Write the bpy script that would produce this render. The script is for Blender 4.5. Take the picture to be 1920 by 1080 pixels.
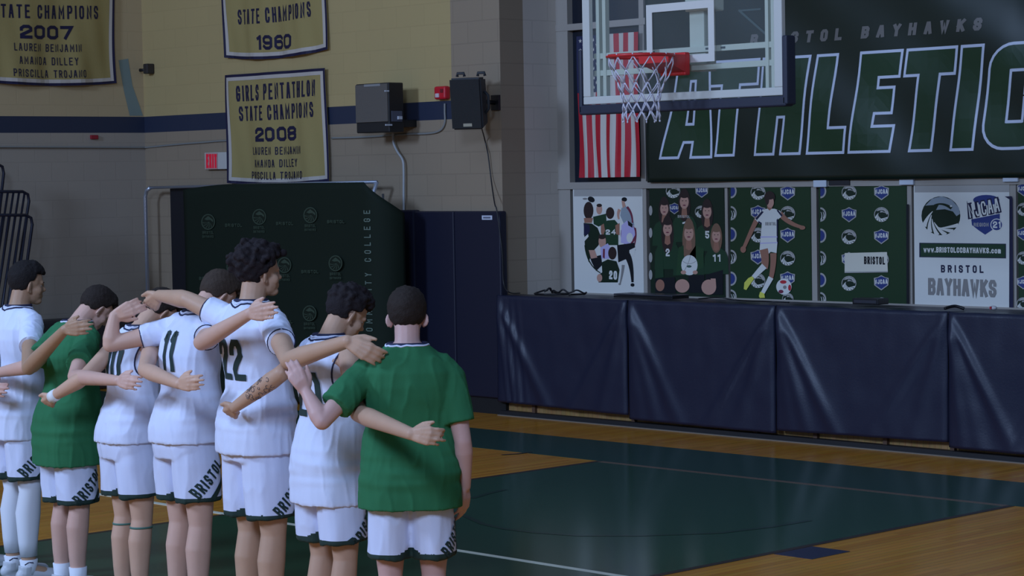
import bpy, bmesh, math, random
from mathutils import Vector, Matrix, noise
from mathutils.bvhtree import BVHTree
scene = bpy.context.scene
for o in list(bpy.data.objects):
    bpy.data.objects.remove(o)

# ------------------------------------------------------------------ camera
FPX, PITCH, ROLL, YAW, CAMZ = 4299.59, 0.0494323, -0.0178653, 0.80866, 2.22
cy, sy = math.cos(YAW), math.sin(YAW)
_right = Vector((cy, sy, 0)); _fwd = Vector((-sy, cy, 0)); _up = Vector((0, 0, 1))
FWD = math.cos(PITCH) * _fwd - math.sin(PITCH) * _up
_up2 = math.sin(PITCH) * _fwd + math.cos(PITCH) * _up
RGT = math.cos(ROLL) * _right + math.sin(ROLL) * _up2
UPV = -math.sin(ROLL) * _right + math.cos(ROLL) * _up2
CAM = Vector((0, 0, CAMZ))
cd = bpy.data.cameras.new('camera'); cam = bpy.data.objects.new('camera', cd)
scene.collection.objects.link(cam)
cam.matrix_world = Matrix(((RGT.x, UPV.x, -FWD.x, 0), (RGT.y, UPV.y, -FWD.y, 0), (RGT.z, UPV.z, -FWD.z, CAMZ), (0, 0, 0, 1)))
cd.sensor_width = 36.0; cd.lens = FPX / 1920 * 36.0; cd.clip_end = 200
scene.camera = cam

# ------------------------------------------------------------------ world, lamps, exposure
scene.view_settings.view_transform = 'Standard'
scene.view_settings.look = 'None'
scene.view_settings.gamma = 1.0
scene.view_settings.use_curve_mapping = False
scene.view_settings.exposure = 0.0
w = bpy.data.worlds.new('gym_air'); scene.world = w; w.use_nodes = True
w.node_tree.nodes['Background'].inputs[0].default_value = (0.45, 0.63, 1.0, 1)
w.node_tree.nodes['Background'].inputs[1].default_value = 0.17


LAMP = (0.45, 0.63, 1.0)


def area(name, loc, target, size, power, col):
    l = bpy.data.lights.new(name, 'AREA'); l.shape = 'RECTANGLE'; l.size = size[0]; l.size_y = size[1]
    l.energy = power; l.color = col
    o = bpy.data.objects.new(name, l); scene.collection.objects.link(o)
    o.location = loc
    o.rotation_euler = (Vector(target) - Vector(loc)).to_track_quat('-Z', 'Y').to_euler()
    return o


area('high_bay_lamp', (-15.0, -4.0, 7.5), (-11, 7, 1.2), (2.5, 2.5), 1320, LAMP)
area('high_bay_lamp', (-1.0, -3.0, 7.5), (-10, 9, 1.2), (2.5, 2.5), 950, LAMP)
area('high_bay_lamp', (-11.0, 6.0, 8.5), (-11, 7.5, 0.0), (5, 3), 120, LAMP)


# ------------------------------------------------------------------ pixel -> place
def ray(x, y):
    return (RGT * ((x - 960) / FPX) - UPV * ((y - 540) / FPX) + FWD)


def PV(x, y, v):
    d = ray(x, y); return CAM + d * (v / d.y)


def PU(x, y, u):
    d = ray(x, y); return CAM + d * (u / d.x)


def FL(x, y, z=0.0):
    d = ray(x, y); return CAM + d * ((z - CAMZ) / d.z)


# ------------------------------------------------------------------ materials
MAT = {}


def lin(c):
    return c / 12.92 if c <= 0.04045 else ((c + 0.055) / 1.055) ** 2.4


def mat(name, rgb, rough=0.6, metal=0.0, spec=0.5, bump=0.0, bscale=40.0, var=0.0, emit=0.0, vscale=3.0, srgb=True, coat=0.0):
    """rgb given 0..255 display values of the material's own colour"""
    if name in MAT:
        return MAT[name]
    m = bpy.data.materials.new(name); m.use_nodes = True
    nt = m.node_tree; b = nt.nodes['Principled BSDF']
    col = tuple(lin(c / 255) for c in rgb) + (1,)
    b.inputs['Base Color'].default_value = col
    b.inputs['Roughness'].default_value = rough
    b.inputs['Metallic'].default_value = metal
    b.inputs['Specular IOR Level'].default_value = spec
    b.inputs['Coat Weight'].default_value = coat
    tc = nt.nodes.new('ShaderNodeTexCoord')
    if var > 0:
        n = nt.nodes.new('ShaderNodeTexNoise'); n.inputs['Scale'].default_value = vscale; n.inputs['Detail'].default_value = 4
        nt.links.new(tc.outputs['Object'], n.inputs['Vector'])
        mx = nt.nodes.new('ShaderNodeMix'); mx.data_type = 'RGBA'
        mx.inputs['A'].default_value = tuple(c * (1 - var) for c in col[:3]) + (1,)
        mx.inputs['B'].default_value = tuple(min(1, c * (1 + var)) for c in col[:3]) + (1,)
        nt.links.new(n.outputs['Fac'], mx.inputs['Factor']); nt.links.new(mx.outputs['Result'], b.inputs['Base Color'])
    if bump > 0:
        n2 = nt.nodes.new('ShaderNodeTexNoise'); n2.inputs['Scale'].default_value = bscale; n2.inputs['Detail'].default_value = 3
        nt.links.new(tc.outputs['Object'], n2.inputs['Vector'])
        bp = nt.nodes.new('ShaderNodeBump'); bp.inputs['Strength'].default_value = bump; bp.inputs['Distance'].default_value = 0.01
        nt.links.new(n2.outputs['Fac'], bp.inputs['Height']); nt.links.new(bp.outputs['Normal'], b.inputs['Normal'])
    if emit > 0:
        b.inputs['Emission Color'].default_value = col
        b.inputs['Emission Strength'].default_value = emit
    MAT[name] = m
    return m


def block_mat(name, rgb, axis, gap=0.86):
    """painted concrete block: courses 0.203 high, blocks 0.406 long"""
    m = mat(name, rgb, rough=0.55, spec=0.3)
    nt = m.node_tree; b = nt.nodes['Principled BSDF']
    tc = nt.nodes.new('ShaderNodeTexCoord'); sp = nt.nodes.new('ShaderNodeSeparateXYZ'); cb = nt.nodes.new('ShaderNodeCombineXYZ')
    nt.links.new(tc.outputs['Object'], sp.inputs[0])
    nt.links.new(sp.outputs[axis], cb.inputs['X']); nt.links.new(sp.outputs['Z'], cb.inputs['Y'])
    br = nt.nodes.new('ShaderNodeTexBrick'); br.inputs['Scale'].default_value = 1.0
    br.inputs['Brick Width'].default_value = 0.406; br.inputs['Row Height'].default_value = 0.203
    br.inputs['Mortar Size'].default_value = 0.006; br.inputs['Mortar Smooth'].default_value = 0.3; br.inputs['Bias'].default_value = 0
    c = [lin(x / 255) for x in rgb]
    br.inputs['Color1'].default_value = (*[x * 1.015 for x in c], 1); br.inputs['Color2'].default_value = (*[x * 0.985 for x in c], 1)
    br.inputs['Mortar'].default_value = (*[x * gap for x in c], 1)
    nt.links.new(cb.outputs[0], br.inputs['Vector'])
    nt.links.new(br.outputs['Color'], b.inputs['Base Color'])
    bp = nt.nodes.new('ShaderNodeBump'); bp.inputs['Strength'].default_value = 0.3; bp.inputs['Distance'].default_value = 0.003; bp.invert = True
    nt.links.new(br.outputs['Fac'], bp.inputs['Height']); nt.links.new(bp.outputs['Normal'], b.inputs['Normal'])
    return m


def wood_mat(name, rgb, rgb2, rough=0.22):
    m = mat(name, rgb, rough=rough, spec=0.3)
    nt = m.node_tree; b = nt.nodes['Principled BSDF']
    tc = nt.nodes.new('ShaderNodeTexCoord'); sp = nt.nodes.new('ShaderNodeSeparateXYZ'); cb = nt.nodes.new('ShaderNodeCombineXYZ')
    nt.links.new(tc.outputs['Object'], sp.inputs[0])
    nt.links.new(sp.outputs['Y'], cb.inputs['X']); nt.links.new(sp.outputs['X'], cb.inputs['Y'])
    br = nt.nodes.new('ShaderNodeTexBrick'); br.inputs['Scale'].default_value = 1.0
    br.inputs['Brick Width'].default_value = 1.3; br.inputs['Row Height'].default_value = 0.057
    br.inputs['Mortar Size'].default_value = 0.0015; br.inputs['Bias'].default_value = 0
    br.offset = 0.37
    c1 = [lin(x / 255) for x in rgb]; c2 = [lin(x / 255) for x in rgb2]
    br.inputs['Color1'].default_value = (*c1, 1); br.inputs['Color2'].default_value = (*c2, 1)
    br.inputs['Mortar'].default_value = (*[x * 0.55 for x in c2], 1)
    nt.links.new(cb.outputs[0], br.inputs['Vector'])
    mp = nt.nodes.new('ShaderNodeMapping'); mp.inputs['Scale'].default_value = (30, 1.2, 1)
    nt.links.new(tc.outputs['Object'], mp.inputs['Vector'])
    n = nt.nodes.new('ShaderNodeTexNoise'); n.inputs['Scale'].default_value = 1.5; n.inputs['Detail'].default_value = 5
    nt.links.new(mp.outputs[0], n.inputs['Vector'])
    mx = nt.nodes.new('ShaderNodeMix'); mx.data_type = 'RGBA'; mx.blend_type = 'MULTIPLY'; mx.inputs['Factor'].default_value = 0.45
    nt.links.new(br.outputs['Color'], mx.inputs['A']); nt.links.new(n.outputs['Color'], mx.inputs['B'])
    nt.links.new(mx.outputs['Result'], b.inputs['Base Color'])
    return m


# ------------------------------------------------------------------ objects
def link(o):
    scene.collection.objects.link(o); return o


def setparent(o, p):
    if p is not None:
        o.parent = p
        o.matrix_parent_inverse = p.matrix_world.inverted()


def obj(name, bm, mats, parent=None, smooth=False):
    me = bpy.data.meshes.new(name); bm.to_mesh(me); bm.free()
    if not isinstance(mats, (list, tuple)):
        mats = [mats]
    for m in mats:
        me.materials.append(m)
    if smooth:
        for p in me.polygons:
            p.use_smooth = True
    o = link(bpy.data.objects.new(name, me))
    setparent(o, parent)
    return o


def tag(o, label, cat, group=None):
    o['label'] = label; o['category'] = cat
    if group:
        o['group'] = group
    return o


def thing(name, label, cat, loc, group=None):
    o = link(bpy.data.objects.new(name, None)); o.location = loc; o.empty_display_size = 0.1
    o.matrix_world = Matrix.Translation(loc)
    return tag(o, label, cat, group)


def struct(o):
    o['kind'] = 'structure'; return o


def box(bm, lo, hi, mi=0, bev=0.0):
    x0, y0, z0 = lo; x1, y1, z1 = hi
    v = [bm.verts.new(c) for c in ((x0, y0, z0), (x1, y0, z0), (x1, y1, z0), (x0, y1, z0), (x0, y0, z1), (x1, y0, z1), (x1, y1, z1), (x0, y1, z1))]
    fs = [bm.faces.new([v[i] for i in q]) for q in ((0, 3, 2, 1), (4, 5, 6, 7), (0, 1, 5, 4), (1, 2, 6, 5), (2, 3, 7, 6), (3, 0, 4, 7))]
    for f in fs:
        f.material_index = mi
    if bev > 0:
        es = list({e for f in fs for e in f.edges})
        bmesh.ops.bevel(bm, geom=es, offset=bev, segments=2, affect='EDGES', profile=0.5)


def obox(bm, c, ax, ay, az, mi=0):
    """oriented box, half axes given as vectors"""
    c = Vector(c); v = []
    for sz in (-1, 1):
        for (sx, s2) in ((-1, -1), (1, -1), (1, 1), (-1, 1)):
            v.append(bm.verts.new(c + ax * sx + ay * s2 + az * sz))
    for q in ((0, 3, 2, 1), (4, 5, 6, 7), (0, 1, 5, 4), (1, 2, 6, 5), (2, 3, 7, 6), (3, 0, 4, 7)):
        bm.faces.new([v[i] for i in q]).material_index = mi


def frames(pts, up=None):
    pts = [Vector(p) for p in pts]; T = []
    for i in range(len(pts)):
        a = pts[max(0, i - 1)]; b = pts[min(len(pts) - 1, i + 1)]
        T.append((b - a).normalized())
    u = Vector(up) if up else (Vector((0, 0, 1)) if abs(T[0].z) < 0.9 else Vector((1, 0, 0)))
    out = []
    for t in T:
        u = (u - t * u.dot(t))
        if u.length < 1e-6:
            u = t.orthogonal()
        u.normalize()
        out.append((t, u.copy(), t.cross(u)))
    return out


def tube(bm, pts, radii, seg=12, cap='flat', up=None, mi=0, closed=False):
    """radii: number, list of numbers, or list of (ru, rv)"""
    pts = [Vector(p) for p in pts]
    if not isinstance(radii, list):
        radii = [radii] * len(pts)
    R = [r if isinstance(r, (list, tuple)) else (r, r) for r in radii]
    if closed:
        pts = pts + [pts[0]]; R = R + [R[0]]
    fr = frames(pts, up)
    if closed:
        t = (pts[1] - pts[-2]).normalized()
        fr[0] = (t, fr[0][1], t.cross(fr[0][1])); fr[-1] = fr[0]
    rings = []

    def ring(c, u, v, a, b):
        return [bm.verts.new(c + u * (a * math.cos(k * 2 * math.pi / seg)) + v * (b * math.sin(k * 2 * math.pi / seg))) for k in range(seg)]
    n = len(pts)
    for i in range(n):
        if closed and i == n - 1:
            rings.append(rings[0]); break
        t, u, v = fr[i]; a, b = R[i]
        if cap in ('round', 'start') and i == 0 and not closed:
            for ph in (80, 60, 35, 15):
                s = math.cos(math.radians(ph)); h = math.sin(math.radians(ph))
                rings.append(ring(pts[0] - t * (min(a, b) * h), u, v, a * s, b * s))
        rings.append(ring(pts[i], u, v, a, b))
        if cap == 'round' and i == n - 1 and not closed:
            for ph in (15, 35, 60, 80):
                s = math.cos(math.radians(ph)); h = math.sin(math.radians(ph))
                rings.append(ring(pts[i] + t * (min(a, b) * h), u, v, a * s, b * s))
    for r0, r1 in zip(rings[:-1], rings[1:]):
        for k in range(seg):
            f = bm.faces.new((r0[k], r0[(k + 1) % seg], r1[(k + 1) % seg], r1[k])); f.material_index = mi; f.smooth = True
    if not closed:
        bm.faces.new(list(reversed(rings[0]))).material_index = mi
        bm.faces.new(rings[-1]).material_index = mi


def loft(bm, rings, seg=28, ex=2.3, mi=0):
    """rings: (centre, axis_a vector, axis_b vector)"""
    R = []
    for c, a, b in rings:
        c = Vector(c); r = []
        for k in range(seg):
            t = 2 * math.pi * k / seg; ct, st = math.cos(t), math.sin(t)
            x = math.copysign(abs(ct) ** (2 / ex), ct); y = math.copysign(abs(st) ** (2 / ex), st)
            r.append(bm.verts.new(c + a * x + b * y))
        R.append(r)
    for r0, r1 in zip(R[:-1], R[1:]):
        for k in range(seg):
            f = bm.faces.new((r0[k], r0[(k + 1) % seg], r1[(k + 1) % seg], r1[k])); f.smooth = True; f.material_index = mi
    bm.faces.new(list(reversed(R[0]))).material_index = mi
    bm.faces.new(R[-1]).material_index = mi


def ellipsoid(bm, c, ax, ay, az, nu=12, nv=8):
    c = Vector(c); rows = []
    top = bm.verts.new(c + az); bot = bm.verts.new(c - az)
    for i in range(1, nv):
        ph = math.pi * i / nv
        rows.append([bm.verts.new(c + az * math.cos(ph) + (ax * math.cos(2 * math.pi * k / nu) + ay * math.sin(2 * math.pi * k / nu)) * math.sin(ph)) for k in range(nu)])
    for k in range(nu):
        k2 = (k + 1) % nu
        bm.faces.new((top, rows[0][k], rows[0][k2])); bm.faces.new((bot, rows[-1][k2], rows[-1][k]))
        for i in range(len(rows) - 1):
            bm.faces.new((rows[i][k], rows[i + 1][k], rows[i + 1][k2], rows[i][k2]))
    for f in bm.faces:
        f.smooth = True


def remesh(bm, voxel, smooth=2, fac=0.5):
    """one continuous skin around all the closed shapes in bm"""
    bmesh.ops.recalc_face_normals(bm, faces=bm.faces[:])
    me = bpy.data.meshes.new('tmp'); bm.to_mesh(me); bm.free()
    o = link(bpy.data.objects.new('tmp', me))
    md = o.modifiers.new('r', 'REMESH'); md.mode = 'VOXEL'; md.voxel_size = voxel; md.use_smooth_shade = True
    if smooth:
        ms = o.modifiers.new('s', 'SMOOTH'); ms.factor = fac; ms.iterations = smooth
    bpy.context.view_layer.update()
    dg = bpy.context.evaluated_depsgraph_get()
    out = bpy.data.meshes.new_from_object(o.evaluated_get(dg))
    bpy.data.objects.remove(o); bpy.data.meshes.remove(me)
    return out


def mobj(name, me, mats, parent=None):
    me.name = name
    me.materials.clear()
    for m in (mats if isinstance(mats, (list, tuple)) else [mats]):
        me.materials.append(m)
    for p in me.polygons:
        p.use_smooth = True
    o = link(bpy.data.objects.new(name, me)); setparent(o, parent)
    return o


# ------------------------------------------------------------------ block lettering (own stroke alphabet, 4 x 6 grid)
def _f(s):
    return [[tuple(float(q) for q in p.split(',')) for p in l.split()] for l in s.split('/')]


GL = {
    'A': '0,0 1.5,6 2.5,6 4,0/.75,2 3.25,2', 'B': '0,0 0,6 3.1,6 4,5.2 4,4 3.2,3.1 0,3.1/3.2,3.1 4,2.2 4,.8 3.1,0 0,0',
    'C': '4,4.3 4,5 3,6 1,6 0,5 0,1 1,0 3,0 4,1 4,1.7', 'D': '0,0 0,6 3,6 4,5 4,1 3,0 0,0', 'E': '4,6 0,6 0,0 4,0/0,3.1 3.2,3.1',
    'F': '4,6 0,6 0,0/0,3.1 3.2,3.1', 'G': '4,4.3 4,5 3,6 1,6 0,5 0,1 1,0 3,0 4,1 4,2.7 2.4,2.7', 'H': '0,0 0,6/4,0 4,6/0,3.1 4,3.1', 'I': '0,0 0,6',
    'J': '0,1.8 0,1 1,0 2.6,0 3.6,1 3.6,6', 'K': '0,0 0,6/4,6 0,2.6/1.4,3.7 4,0', 'L': '0,6 0,0 3.6,0', 'M': '0,0 0,6 2,2 4,6 4,0', 'N': '0,0 0,6 4,0 4,6',
    'O': '0,1 0,5 1,6 3,6 4,5 4,1 3,0 1,0 0,1', 'P': '0,0 0,6 3,6 4,5 4,3.7 3,2.8 0,2.8', 'Q': '0,1 0,5 1,6 3,6 4,5 4,1 3,0 1,0 0,1/2.4,1.6 4,0',
    'R': '0,0 0,6 3,6 4,5 4,4 3,3 0,3/2.2,3 4,0', 'S': '4,4.6 4,5 3,6 1,6 0,5 0,4 .8,3.3 3.2,2.7 4,2 4,1 3,0 1,0 0,1 0,1.4', 'T': '2,0 2,6/0,6 4,6',
    'U': '0,6 0,1 1,0 3,0 4,1 4,6', 'V': '0,6 1.7,0 2.3,0 4,6', 'W': '0,6 1,0 2,4 3,0 4,6', 'X': '0,0 4,6/0,6 4,0', 'Y': '0,6 2,3 4,6/2,3 2,0', 'Z': '0,6 4,6 0,0 4,0',
    '0': '0,1 0,5 1,6 3,6 4,5 4,1 3,0 1,0 0,1', '1': '2,0 2,6/2,6 .9,5.2', '2': '0,4.4 0,5 1,6 3,6 4,5 4,3.9 0,1.2 0,0 4,0', '3': '0,5 1,6 3,6 4,5 4,4 3,3.1 1.5,3.1/3,3.1 4,2.2 4,1 3,0 1,0 0,1',
    '4': '3,0 3,6 0,2 4,2', '5': '4,6 0,6 0,3.4 3,3.4 4,2.5 4,1 3,0 1,0 0,1', '6': '4,5 3,6 1,6 0,5 0,1 1,0 3,0 4,1 4,2.4 3,3.3 0,3.3', '7': '0,6 4,6 1.6,0', '8': '1,3.1 0,4 0,5 1,6 3,6 4,5 4,4 3,3.1 1,3.1 0,2.2 0,1 1,0 3,0 4,1 4,2.2 3,3.1',
    '9': '0,1 1,0 3,0 4,1 4,5 3,6 1,6 0,5 0,3.6 1,2.7 4,2.7', '.': '0,0 0,.3', 'w': '0,3.8 1,0 2,3 3,0 4,3.8', 'c': '3.4,3 2.7,3.8 .9,3.8 0,3 0,.8 .9,0 2.7,0 3.4,.8', 'o': '0,.8 0,3 .9,3.8 2.7,3.8 3.6,3 3.6,.8 2.7,0 .9,0 0,.8', 'm': '0,0 0,3.8 1.6,3.8 2,3.2 2,0/2,3.2 2.5,3.8 3.5,3.8 4,3.2 4,0',
}
GL = {k: _f(v) for k, v in GL.items()}


def ribbon(path, hw, ext=None):
    """2-D quads around a polyline, mitred"""
    P = [Vector((p[0], p[1])) for p in path]
    closed = (P[0] - P[-1]).length < 1e-6 and len(P) > 2
    if closed:
        P = P[:-1]
    n = len(P)
    ext = hw if ext is None else ext
    if not closed:
        P[0] = P[0] - (P[1] - P[0]).normalized() * ext
        P[-1] = P[-1] + (P[-1] - P[-2]).normalized() * ext
    L = []
    for i in range(n):
        if closed or 0 < i < n - 1:
            d0 = (P[i] - P[i - 1]).normalized(); d1 = (P[(i + 1) % n] - P[i]).normalized()
        else:
            d0 = d1 = ((P[1] - P[0]) if i == 0 else (P[-1] - P[-2])).normalized()
        n0 = Vector((-d0.y, d0.x)); n1 = Vector((-d1.y, d1.x)); m = n0 + n1
        m = m.normalized() if m.length > 1e-3 else n0
        L.append(m * (hw / max(0.45, m.dot(n0))))
    q = []
    for i in range(n if closed else n - 1):
        j = (i + 1) % n
        q.append([P[i] + L[i], P[i] - L[i], P[j] - L[j], P[j] + L[j]])
    return q


def text2d(s, h, wr, t, gap, slant=0.0):
    """polygons of a line of text, height h, letter width wr*h, stroke t; centred on the origin in x, baseline 0"""
    x = 0; out = []
    for ch in s:
        if ch == ' ':
            x += wr * h * 0.6 + gap; continue
        g = GL[ch]; xs = [p[0] for l in g for p in l]
        gw = (max(xs) - min(xs)) / 4; wid = wr * h * (1.15 if ch in 'MW' else 1.0)
        x0 = min(xs)
        for l in g:
            path = [(x + t / 2 + (p[0] - x0) / 4 * (wid - t), t / 2 + p[1] / 6 * (h - t)) for p in l]
            out += ribbon(path, t / 2)
        x += gw * (wid - t) + t + gap
    wtot = x - gap
    return [[Vector((p.x - wtot / 2 + slant * p.y, p.y)) for p in q] for q in out], wtot


def flat(bm, polys, O, ex, ey, lift=0.0, mi=0, dz=0.000008):
    nrm = ex.cross(ey).normalized()
    for i, q in enumerate(polys):
        if i:
            lift += dz
        vs = [bm.verts.new(O + ex * p[0] + ey * p[1] + nrm * lift) for p in q]
        try:
            f = bm.faces.new(vs)
        except ValueError:
            continue
        f.material_index = mi
        if len(vs) > 4:
            f.normal_update()
            bmesh.ops.triangulate(bm, faces=[f], ngon_method='EAR_CLIP')


def decal(polys, O, ex, ey, direc, bvh, lift, grid, mats, name, parent, reach=9.0):
    """lettering wrapped onto a curved part: cut on a grid, dropped along direc"""
    bm = bmesh.new()
    for q in polys:
        try:
            bm.faces.new([bm.verts.new((p[0], p[1], 0)) for p in q])
        except ValueError:
            pass
    xs = [v.co.x for v in bm.verts]; ys = [v.co.y for v in bm.verts]
    k = math.floor(min(xs) / grid)
    while k * grid < max(xs):
        bmesh.ops.bisect_plane(bm, geom=bm.verts[:] + bm.edges[:] + bm.faces[:], plane_co=(k * grid, 0, 0), plane_no=(1, 0, 0)); k += 1
    k = math.floor(min(ys) / grid)
    while k * grid < max(ys):
        bmesh.ops.bisect_plane(bm, geom=bm.verts[:] + bm.edges[:] + bm.faces[:], plane_co=(0, k * grid, 0), plane_no=(0, 1, 0)); k += 1
    dead = []
    for v in bm.verts:
        p = O + ex * v.co.x + ey * v.co.y
        hit, nr, i, d = bvh.ray_cast(p - direc * 0.5, direc, 1.2)
        if hit is None or abs((hit - p).dot(direc)) > reach:
            dead.append(v); v.co = p
        else:
            v.co = hit - direc * lift * 0.6 + (nr if nr.dot(direc) < 0 else -nr) * lift
    bmesh.ops.delete(bm, geom=dead, context='VERTS')
    return obj(name, bm, mats, parent, True)


def bvh_of(o):
    return BVHTree.FromPolygons([v.co.copy() for v in o.data.vertices], [tuple(p.vertices) for p in o.data.polygons])


XU = Vector((1, 0, 0)); YV = Vector((0, 1, 0)); ZW = Vector((0, 0, 1))

# ================================================================== THE ROOM
VW, VB, VG, US = 14.60, 15.35, 15.28, -21.12   # block wall, window wall, hung graphics, side wall
UC, UY = -15.40, -16.07                         # recess corner, end of the yellow paint

m_wood = wood_mat('court_maple', (232, 158, 50), (212, 138, 36))
bm = bmesh.new(); box(bm, (US - 0.2, -7, -0.1), (1.5, VB + 0.2, 0.0))
floor = struct(obj('floor', bm, m_wood))
m_lane = mat('lane_green_paint', (42, 78, 54), rough=0.16, spec=0.4, var=0.06, vscale=1.5)
m_band = mat('apron_green_paint', (38, 72, 56), rough=0.2, spec=0.35)
m_white = mat('court_white_paint', (235, 235, 215), rough=0.3)
m_dark = mat('court_dark_line', (52, 40, 34), rough=0.3)
m_tan = mat('baseline_tan_line', (112, 92, 76), rough=0.3)
m_navyp = mat('court_navy_mark', (40, 44, 70), rough=0.3)
m_arc = mat('faint_arc_paint', (34, 60, 46), rough=0.2)


def rect(name, u0, v0, u1, v1, z, m):
    b = bmesh.new(); box(b, (u0, v0, 0.0), (u1, v1, z)); return obj(name, b, m, floor)


UL, UR, VBASE = -12.25, -8.56, 12.57
rect('lane_paint', UL, 6.2, UR, VBASE + 0.05, 0.0015, m_lane)
rect('apron_paint', US + 0.4, VBASE + 0.06, 1.4, 13.60, 0.0016, m_band)
rect('baseline', UL, VBASE, UR, VBASE + 0.06, 0.0022, m_tan)
rect('lane_line', UL - 0.05, 6.2, UL, VBASE + 0.05, 0.0020, m_dark)
rect('lane_line', UR, 6.2, UR + 0.05, VBASE + 0.05, 0.0020, m_dark)
rect('court_line', -15.2, 9.04, -3, 9.09, 0.0026, m_white)
rect('block_mark', -8.50, 10.17, -8.22, 10.52, 0.0024, m_navyp)
b = bmesh.new()
pts = [FL(x, y) for x, y in ((888, 934), (915, 926), (945, 919))], [FL(x, y) for x, y in ((872, 968), (905, 983), (945, 992), (1000, 999), (1085, 1005), (1200, 1005), (1350, 1000), (1450, 988), (1515, 977))]
for pl in pts:
    flat(b, ribbon([(p.x, p.y) for p in pl], 0.022), Vector((0, 0, 0)), XU, YV, 0.0028)
obj('lane_arc', b, m_arc, floor)
b = bmesh.new()
flat(b, ribbon([(p.x, p.y) for p in (FL(945, 853), FL(970, 851.5), FL(993, 848.5))], 0.02), Vector((0, 0, 0)), XU, YV, 0.0028)
obj('floor_mark', b, m_dark, floor)

m_yel = block_mat('yellow_block_paint', (186, 164, 115), 'X', 0.95)
m_yel2 = block_mat('yellow_block_paint_side', (190, 168, 130), 'Y', 0.96)
m_nav = mat('navy_stripe_paint', (42, 50, 72), rough=0.5, bump=0.1)
m_gry = block_mat('grey_block_paint', (155, 138, 117), 'X', 0.88)
m_gry2 = block_mat('grey_block_paint_side', (166, 154, 140), 'Y', 0.95)
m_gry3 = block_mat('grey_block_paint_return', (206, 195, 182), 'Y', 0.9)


def wall_u(name, u0, u1, v0, v1, bands, kids=None):
    b = bmesh.new()
    for z0, z1, mi in bands:
        box(b, (u0, v0, z0), (u1, v1, z1), mi)
    return b


Z1, Z2 = 2.752, 2.928
b = bmesh.new()
box(b, (US - 0.2, VW, 0), (UY, VW + 0.3, Z1), 0); box(b, (US - 0.2, VW, Z1), (UY, VW + 0.3, Z2), 1); box(b, (US - 0.2, VW, Z2), (UY, VW + 0.3, 7.5), 2)
box(b, (UY, VW, 0), (UC, VW + 0.3, 7.5), 0)
struct(obj('wall_back', b, [m_gry, m_nav, m_yel]))
b = bmesh.new()
box(b, (UC - 0.25, VW + 0.3, 0), (UC, VB + 0.3, 7.5), 0); 
struct(obj('wall_return', b, [m_gry3]))
b = bmesh.new()
box(b, (US - 0.3, 2, 0), (US, VW + 0.3, Z1), 0); box(b, (US - 0.3, 2, Z1), (US, VW + 0.3, Z2), 1); box(b, (US - 0.3, 2, Z2), (US, VW + 0.3, 7.5), 2)
wl = struct(obj('wall_left', b, [m_gry2, m_nav, m_yel2]))
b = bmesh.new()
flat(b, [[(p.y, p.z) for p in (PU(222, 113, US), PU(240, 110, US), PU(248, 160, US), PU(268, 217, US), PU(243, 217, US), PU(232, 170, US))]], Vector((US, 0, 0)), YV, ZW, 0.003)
obj('wall_patch', b, mat('pale_blue_patch', (126, 142, 138), rough=0.5), wl)  # flat pale blue diagonal patch on the side wall
# low dark folded mats along the side wall
m_blk = mat('black_vinyl', (30, 30, 36), rough=0.45)
p0 = PU(60, 604, US + 0.35); p1 = PU(262, 604, US + 0.35)
b = bmesh.new(); box(b, (US + 0.02, 6.5, 0.0), (US + 0.35, 14.3, p0.z), bev=0.03)
tag(obj('gym_mat', b, mat('dark_grey_vinyl', (58, 56, 58), rough=0.5)), 'low dark grey folded mat along the foot of the side wall', 'mat')

# window wall ---------------------------------------------------------------
m_frame = mat('grey_window_frame', (166, 158, 148), rough=0.45, spec=0.4)
m_glass = mat('dark_window_glass', (26, 32, 44), rough=0.12, spec=0.5)


def U(x, y, v=VB):
    return PV(x, y, v).x


def Zp(x, y, v=VB):
    return PV(x, y, v).z


zr = Zp(1361, 344.8); zs = Zp(1361, 560) + 0.0; zt = Zp(1100, 49)
mull = [U(1211, 450), U(1363, 450), U(1529, 450), U(1707, 450), U(1902, 450)]
step = (mull[-1] - mull[0]) / 4
mull += [mull[-1] + step, mull[-1] + 2 * step]
uend = mull[-1] + 0.1
b = bmesh.new()
box(b, (UC, VB - 0.02, 1.0), (UC + 0.155, VB + 0.1, 7.0))
for i, q in enumerate(mull):
    box(b, (q - 0.03, VB - 0.02, 1.0), (q + 0.03, VB + 0.1, zr))
    if i % 2 == 0:
        box(b, (q - 0.03, VB - 0.02, zr), (q + 0.03, VB + 0.1, 7.0))
box(b, (UC, VB - 0.035, zr - 0.032), (uend, VB + 0.1, zr + 0.032))
box(b, (UC, VB - 0.026, zt - 0.03), (uend, VB + 0.1, zt + 0.03))
box(b, (UC, VB - 0.04, 1.0), (uend, VB + 0.1, Zp(1361, 557.5)))
wf = struct(obj('window_1', b, m_frame))
b = bmesh.new()
box(b, (UC, VB + 0.05, 1.0), (uend, VB + 0.08, 7.0))
obj('pane', b, m_glass, wf)
b = bmesh.new()
for x, y, ww in ((1538, 342, 26), (1700, 337.5, 24), (1895, 331.5, 22)):
    a = PV(x, y, VB - 0.05); box(b, (a.x - 0.07, VB - 0.06, a.z - 0.04), (a.x + 0.07, VB - 0.034, a.z + 0.03), bev=0.005)
obj('tape_patch', b, mat('white_tape', (205, 212, 222), rough=0.5), wf)
b = bmesh.new(); a = PV(1553, 343, VB - 0.05); c = PV(1592, 342, VB - 0.05); box(b, (a.x, VB - 0.045, a.z - 0.022), (c.x, VB - 0.034, c.z + 0.022)); obj('dark_strip', b, mat('dark_strip', (30, 30, 36), rough=0.5), wf)  # dark strip laid on the rail, stands for a dark gap in it
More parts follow.
